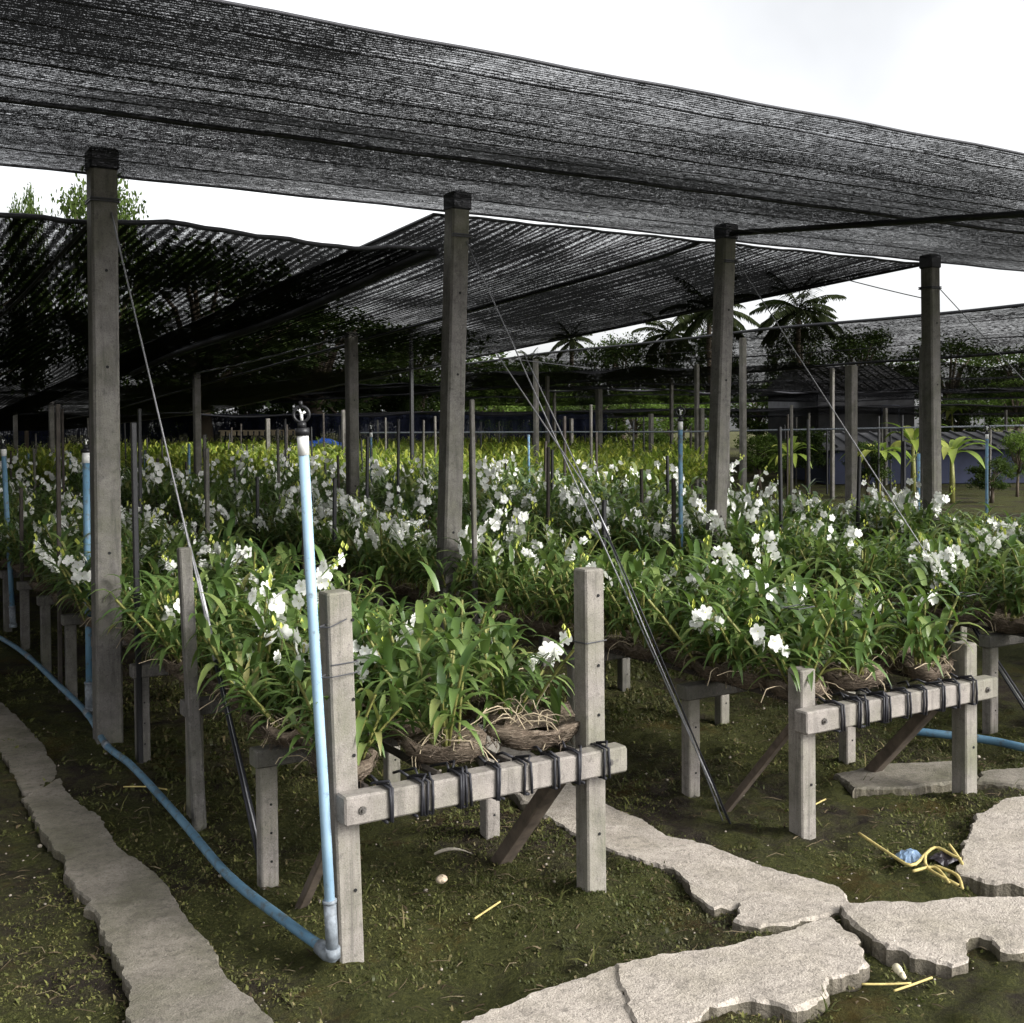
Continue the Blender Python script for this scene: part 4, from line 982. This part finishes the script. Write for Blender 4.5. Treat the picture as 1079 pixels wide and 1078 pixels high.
# bright greenery band seen between the net strips
bl = ['left of the first tall post', 'right of the first tall post', 'left of the thin pale post', 'right of the thin pale post', 'behind the white standpipe', 'by the dark mid post', 'left of the second tall post', 'right of the second tall post', 'below the smallest palm', 'left of the mid-distance post',
      'right of the mid-distance post', 'left of the third tall post', 'right of the third tall post', 'in front of the far shed', 'left of the banana plants', 'behind the banana plants', 'at the right frame edge']
for k, x in enumerate([30, 150, 200, 262, 320, 375, 440, 520, 580, 625, 668, 720, 800, 850, 900, 1010, 1070]):
    tree(x, [425, 415, 408, 402, 398, 395, 392, 400, 415, 418, 416, 412, 408, 420, 428, 420, 405][k], 62+(k % 3)*3, 75, 0 if k % 3 else 1, 'bright green bushy tree in the gap between nets, '+bl[k], BM, 'bright bushes between the net strips')
for k, (x, y, dep, w) in enumerate([(585, 458, 40, 45), (640, 462, 38, 60), (690, 458, 36, 50), (735, 462, 34, 50), (800, 462, 30, 60), (850, 455, 32, 60), (1072, 462, 26, 40), (915, 470, 26, 50), (700, 478, 24, 60), (1045, 488, 24, 50)]):
    tree(x, y, dep, w, 0 if k % 2 == 0 else 1, 'leafy shrub at the far edge of the field, '+['left of the small post', 'left of the far sprinkler', 'just left of the far sprinkler', 'right of the far sprinkler', 'right of the third tall post', 'between the third and mid-distance posts', 'at the right frame edge', 'before the blue-walled shed', 'lowest one by the sprinkler', 'low one before the shed end'][k], BM, 'shrubs at the field edge')

def palm_meshes(seed, nf=19):
    r = np.random.default_rng(seed); tr = MB(); tr.tube([(0, 0, 0), (.02, .0, .35), (.0, .02, .7), (.01, .01, 1.0)], [.018, .013, .011, .010], 8); q = QB()
    return tr, r, q, nf
def palm(x, ytop, depth, rpx, seed, label):
    P = GD(x, 452, depth); H = 1.6+(452-ytop)*depth/f; R_ = rpx*depth/f; r = np.random.default_rng(seed)
    t = empty('palm_tree', (P[0], P[1], 0), label=label, cat='palm', group='coconut palms behind the nets'); hc_ = H-R_*.55
    m = MB(); m.tube([(0, 0, 0), (.25, .1, hc_*.4), (.1, .2, hc_*.75), (0, 0, hc_)], [.28, .2, .17, .15], 8); m.build('trunk', 'bark', t, True)
    q = QB()
    for k in range(26):
        a = 2*PI*k/26*2.4*4.1+r.uniform(-.2, .2); e = 1.2-1.75*k/26+r.uniform(-.1, .1); d = np.array([math.cos(a)*math.cos(e), math.sin(a)*math.cos(e), math.sin(e)]); p = np.array([0, 0, hc_]); L = R_*r.uniform(.95, 1.25); n = 14; pts = [p.copy()]
        for j in range(n):
            p = p+d*L/n; d = d+np.array([0, 0, -.085]); d /= np.linalg.norm(d); pts.append(p.copy())
            sd = np.cross(d, [0, 0, 1]); sd /= np.linalg.norm(sd)+1e-6
            if j > 0:
                ll = L*.30*math.sin(PI*(j+1)/(n+1.5))**.6
                for sg in (-1, 1):
                    for h in (0, .5): q.strip(p-d*L/n*h, sd*sg+d*.55+np.array([0, 0, -.35+r.normal(0, .1)]), ll, L*.045, .9, 2)
        q.stick(pts[::3]+[pts[-1]], .03, 0, 4)
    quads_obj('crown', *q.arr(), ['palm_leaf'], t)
palm(842, 305, 80, 44, 1, 'tallest dark palm standing clear against the sky right of the third post')
palm(748, 306, 78, 44, 2, 'palm crown half hidden behind the third tall post')
palm(705, 336, 84, 32, 3, 'small palm left of the third tall post, above a low tree')
palm(603, 347, 88, 24, 4, 'smallest palm, at the left of the row')
palm(560, 372, 95, 16, 5, 'tiny distant palm tuft in the sky gap right of the second tall post')
palm(648, 362, 92, 18, 6, 'tiny palm between the smallest and the small palm')

def banana(x, ytop, depth, rpx, seed, label, mat='banana_leaf'):
    P = GD(x, 452, depth); H = 1.6+(452-ytop)*depth/f; R_ = rpx*depth/f; r = np.random.default_rng(seed)
    t = empty('banana_plant', (P[0], P[1], 0), label=label, cat='banana plant', group='banana plants by the sheds')
    hs_ = H*.55; m = MB(); m.tube([(0, 0, 0), (.02, 0, hs_*.5), (0, 0, hs_)], [.07, .055, .035], 8); m.build('stem', 'cane', t, True); q = QB()
    for k in range(11):
        a = 2*PI*k/11*3+r.uniform(-.3, .3); e = r.uniform(.5, 1.2); d = np.array([math.cos(a)*math.cos(e), math.sin(a)*math.cos(e), math.sin(e)])
        q.strip((0, 0, hs_), d, R_*r.uniform(1.2, 1.8), R_*.30, 2.0, 9, .25, prof=lambda u: .12 if u < .15 else math.sin(PI*min(1, (u-.1)/.9)**.8)+.03)
    quads_obj('leaves', *q.arr(), [mat], t, smooth=True)
banana(1003, 446, 24, 34, 1, 'pale green banana plant right of the rightmost tall post')
banana(962, 430, 27, 30, 2, 'banana plant with bright leaves left of the rightmost tall post')
banana(925, 448, 26, 30, 3, 'arching banana plant beside the mid-distance post')
banana(1003, 394, 42, 18, 4, 'taller banana plant in front of the dark roof')
banana(832, 452, 27, 26, 5, 'greyish banana plant right of the third tall post')

# ------------------------------------------------------------------ sheds and house
def shed(name, cx, depth, wpx, yr, ye, yb, label, roofm, wallm, ang, dpt=4.0, win=0):
    P = GD(cx, 452, depth); k = depth/f; W = wpx*k; zr = 1.6+(452-yr)*k; ze = 1.6+(452-ye)*k
    t = empty(name, (P[0], P[1], 0), math.radians(ang), label=label, cat='building')
    m = MB(); th = .12
    for sx, a, b in ((0, (-W/2, 0), (W/2, 0)), (1, (W/2, 0), (W/2, dpt)), (2, (W/2, dpt), (-W/2, dpt)), (3, (-W/2, dpt), (-W/2, 0))):
        m.prism((a[0], a[1], ze/2), (b[0], b[1], ze/2), th, ze, .01, 0, (0, 0, 1) if 0 else (0-(b[1]-a[1]), (b[0]-a[0]), 0))
    m.build('wall', wallm, t)
    o_ = .35; m = MB()
    V = [(-W/2-o_, -o_, ze), (W/2+o_, -o_, ze), (W/2+o_, dpt+o_, ze), (-W/2-o_, dpt+o_, ze), (-W/2-o_*.3, dpt/2, zr), (W/2+o_*.3, dpt/2, zr)]
    V2 = [(x, y, z-.07) for x, y, z in V]; F = [(0, 1, 5, 4), (2, 3, 4, 5), (1, 2, 5), (3, 0, 4)]
    m.add(V+V2, F+[tuple(i+6 for i in q[::-1]) for q in F]+[(0, 6, 7, 1), (1, 7, 8, 2), (2, 8, 9, 3), (3, 9, 6, 0)])
    n = int(W/.35)
    for i in range(n+1):
        x = -W/2-o_*.6+(W+o_*1.2)*i/n; xt = max(-W/2-o_*.3, min(W/2+o_*.3, x)); m.prism((x, -o_, ze+.03), (xt, dpt/2, zr+.03), .05, .05, .01)
    m.build('roof', roofm, t)
    for i in range(win):
        x = -W/2+W*(i+.5)/win; m = MB(); m.prism((x-.4, -.09, ze*.55), (x+.4, -.09, ze*.55), .05, ze*.5, .01, 0, (0, 1, 0)); w_ = m.build('window', 'pale_wall', t)
        m = MB(); m.prism((x-.33, -.12, ze*.55), (x+.33, -.12, ze*.55), .03, ze*.42, .01, 0, (0, 1, 0)); m.build('pane', 'glass_dark', w_)
    return t
shed('shed', 985, 32, 225, 459, 474, 515, 'low blue-walled shed with grey roof behind the rightmost post', 'roof_grey', 'blue_wall', -31)
shed('house', 912, 48, 105, 384, 414, 470, 'house with dark tiled roof seen between the net strips', 'roof_dark', 'roof_grey', -25, 6, win=2)
P = GD(339, 473, 38); m = MB(); crumple(m, (0, 0, 0), 1.7, 1.2, .35, 9); o = m.build('tarpaulin', 'blue_tarp'); o.location = (P[0], P[1], P[2]-.1); 
m2 = MB(); tag(o, 'bright blue tarpaulin behind the standpipe, before the dark curtain', 'tarpaulin')
o.location.z = 1.12; o.scale = (1, 1, .8)
# racks that lift the tarpaulin
P = GD(275, 452, 43); m = MB()
for i in range(14): m.prism((i*.21-1.5, 0, 1.45), (i*.21-1.36, 0, 1.45), .05, .16, .01)
m.prism((-1.6, .06, 1.55), (1.6, .06, 1.55), .05, .05, .01); m.prism((-1.5, .06, 0), (-1.5, .06, 1.55), .05, .05); m.prism((1.5, .06, 0), (1.5, .06, 1.55), .05, .05)
o = m.build('slatted_rack', 'root_beige'); o.location = (P[0], P[1], .05); o.rotation_euler = (0, 0, yaw); tag(o, 'row of small white slats on a rail, far left of the standpipe head', 'rack')
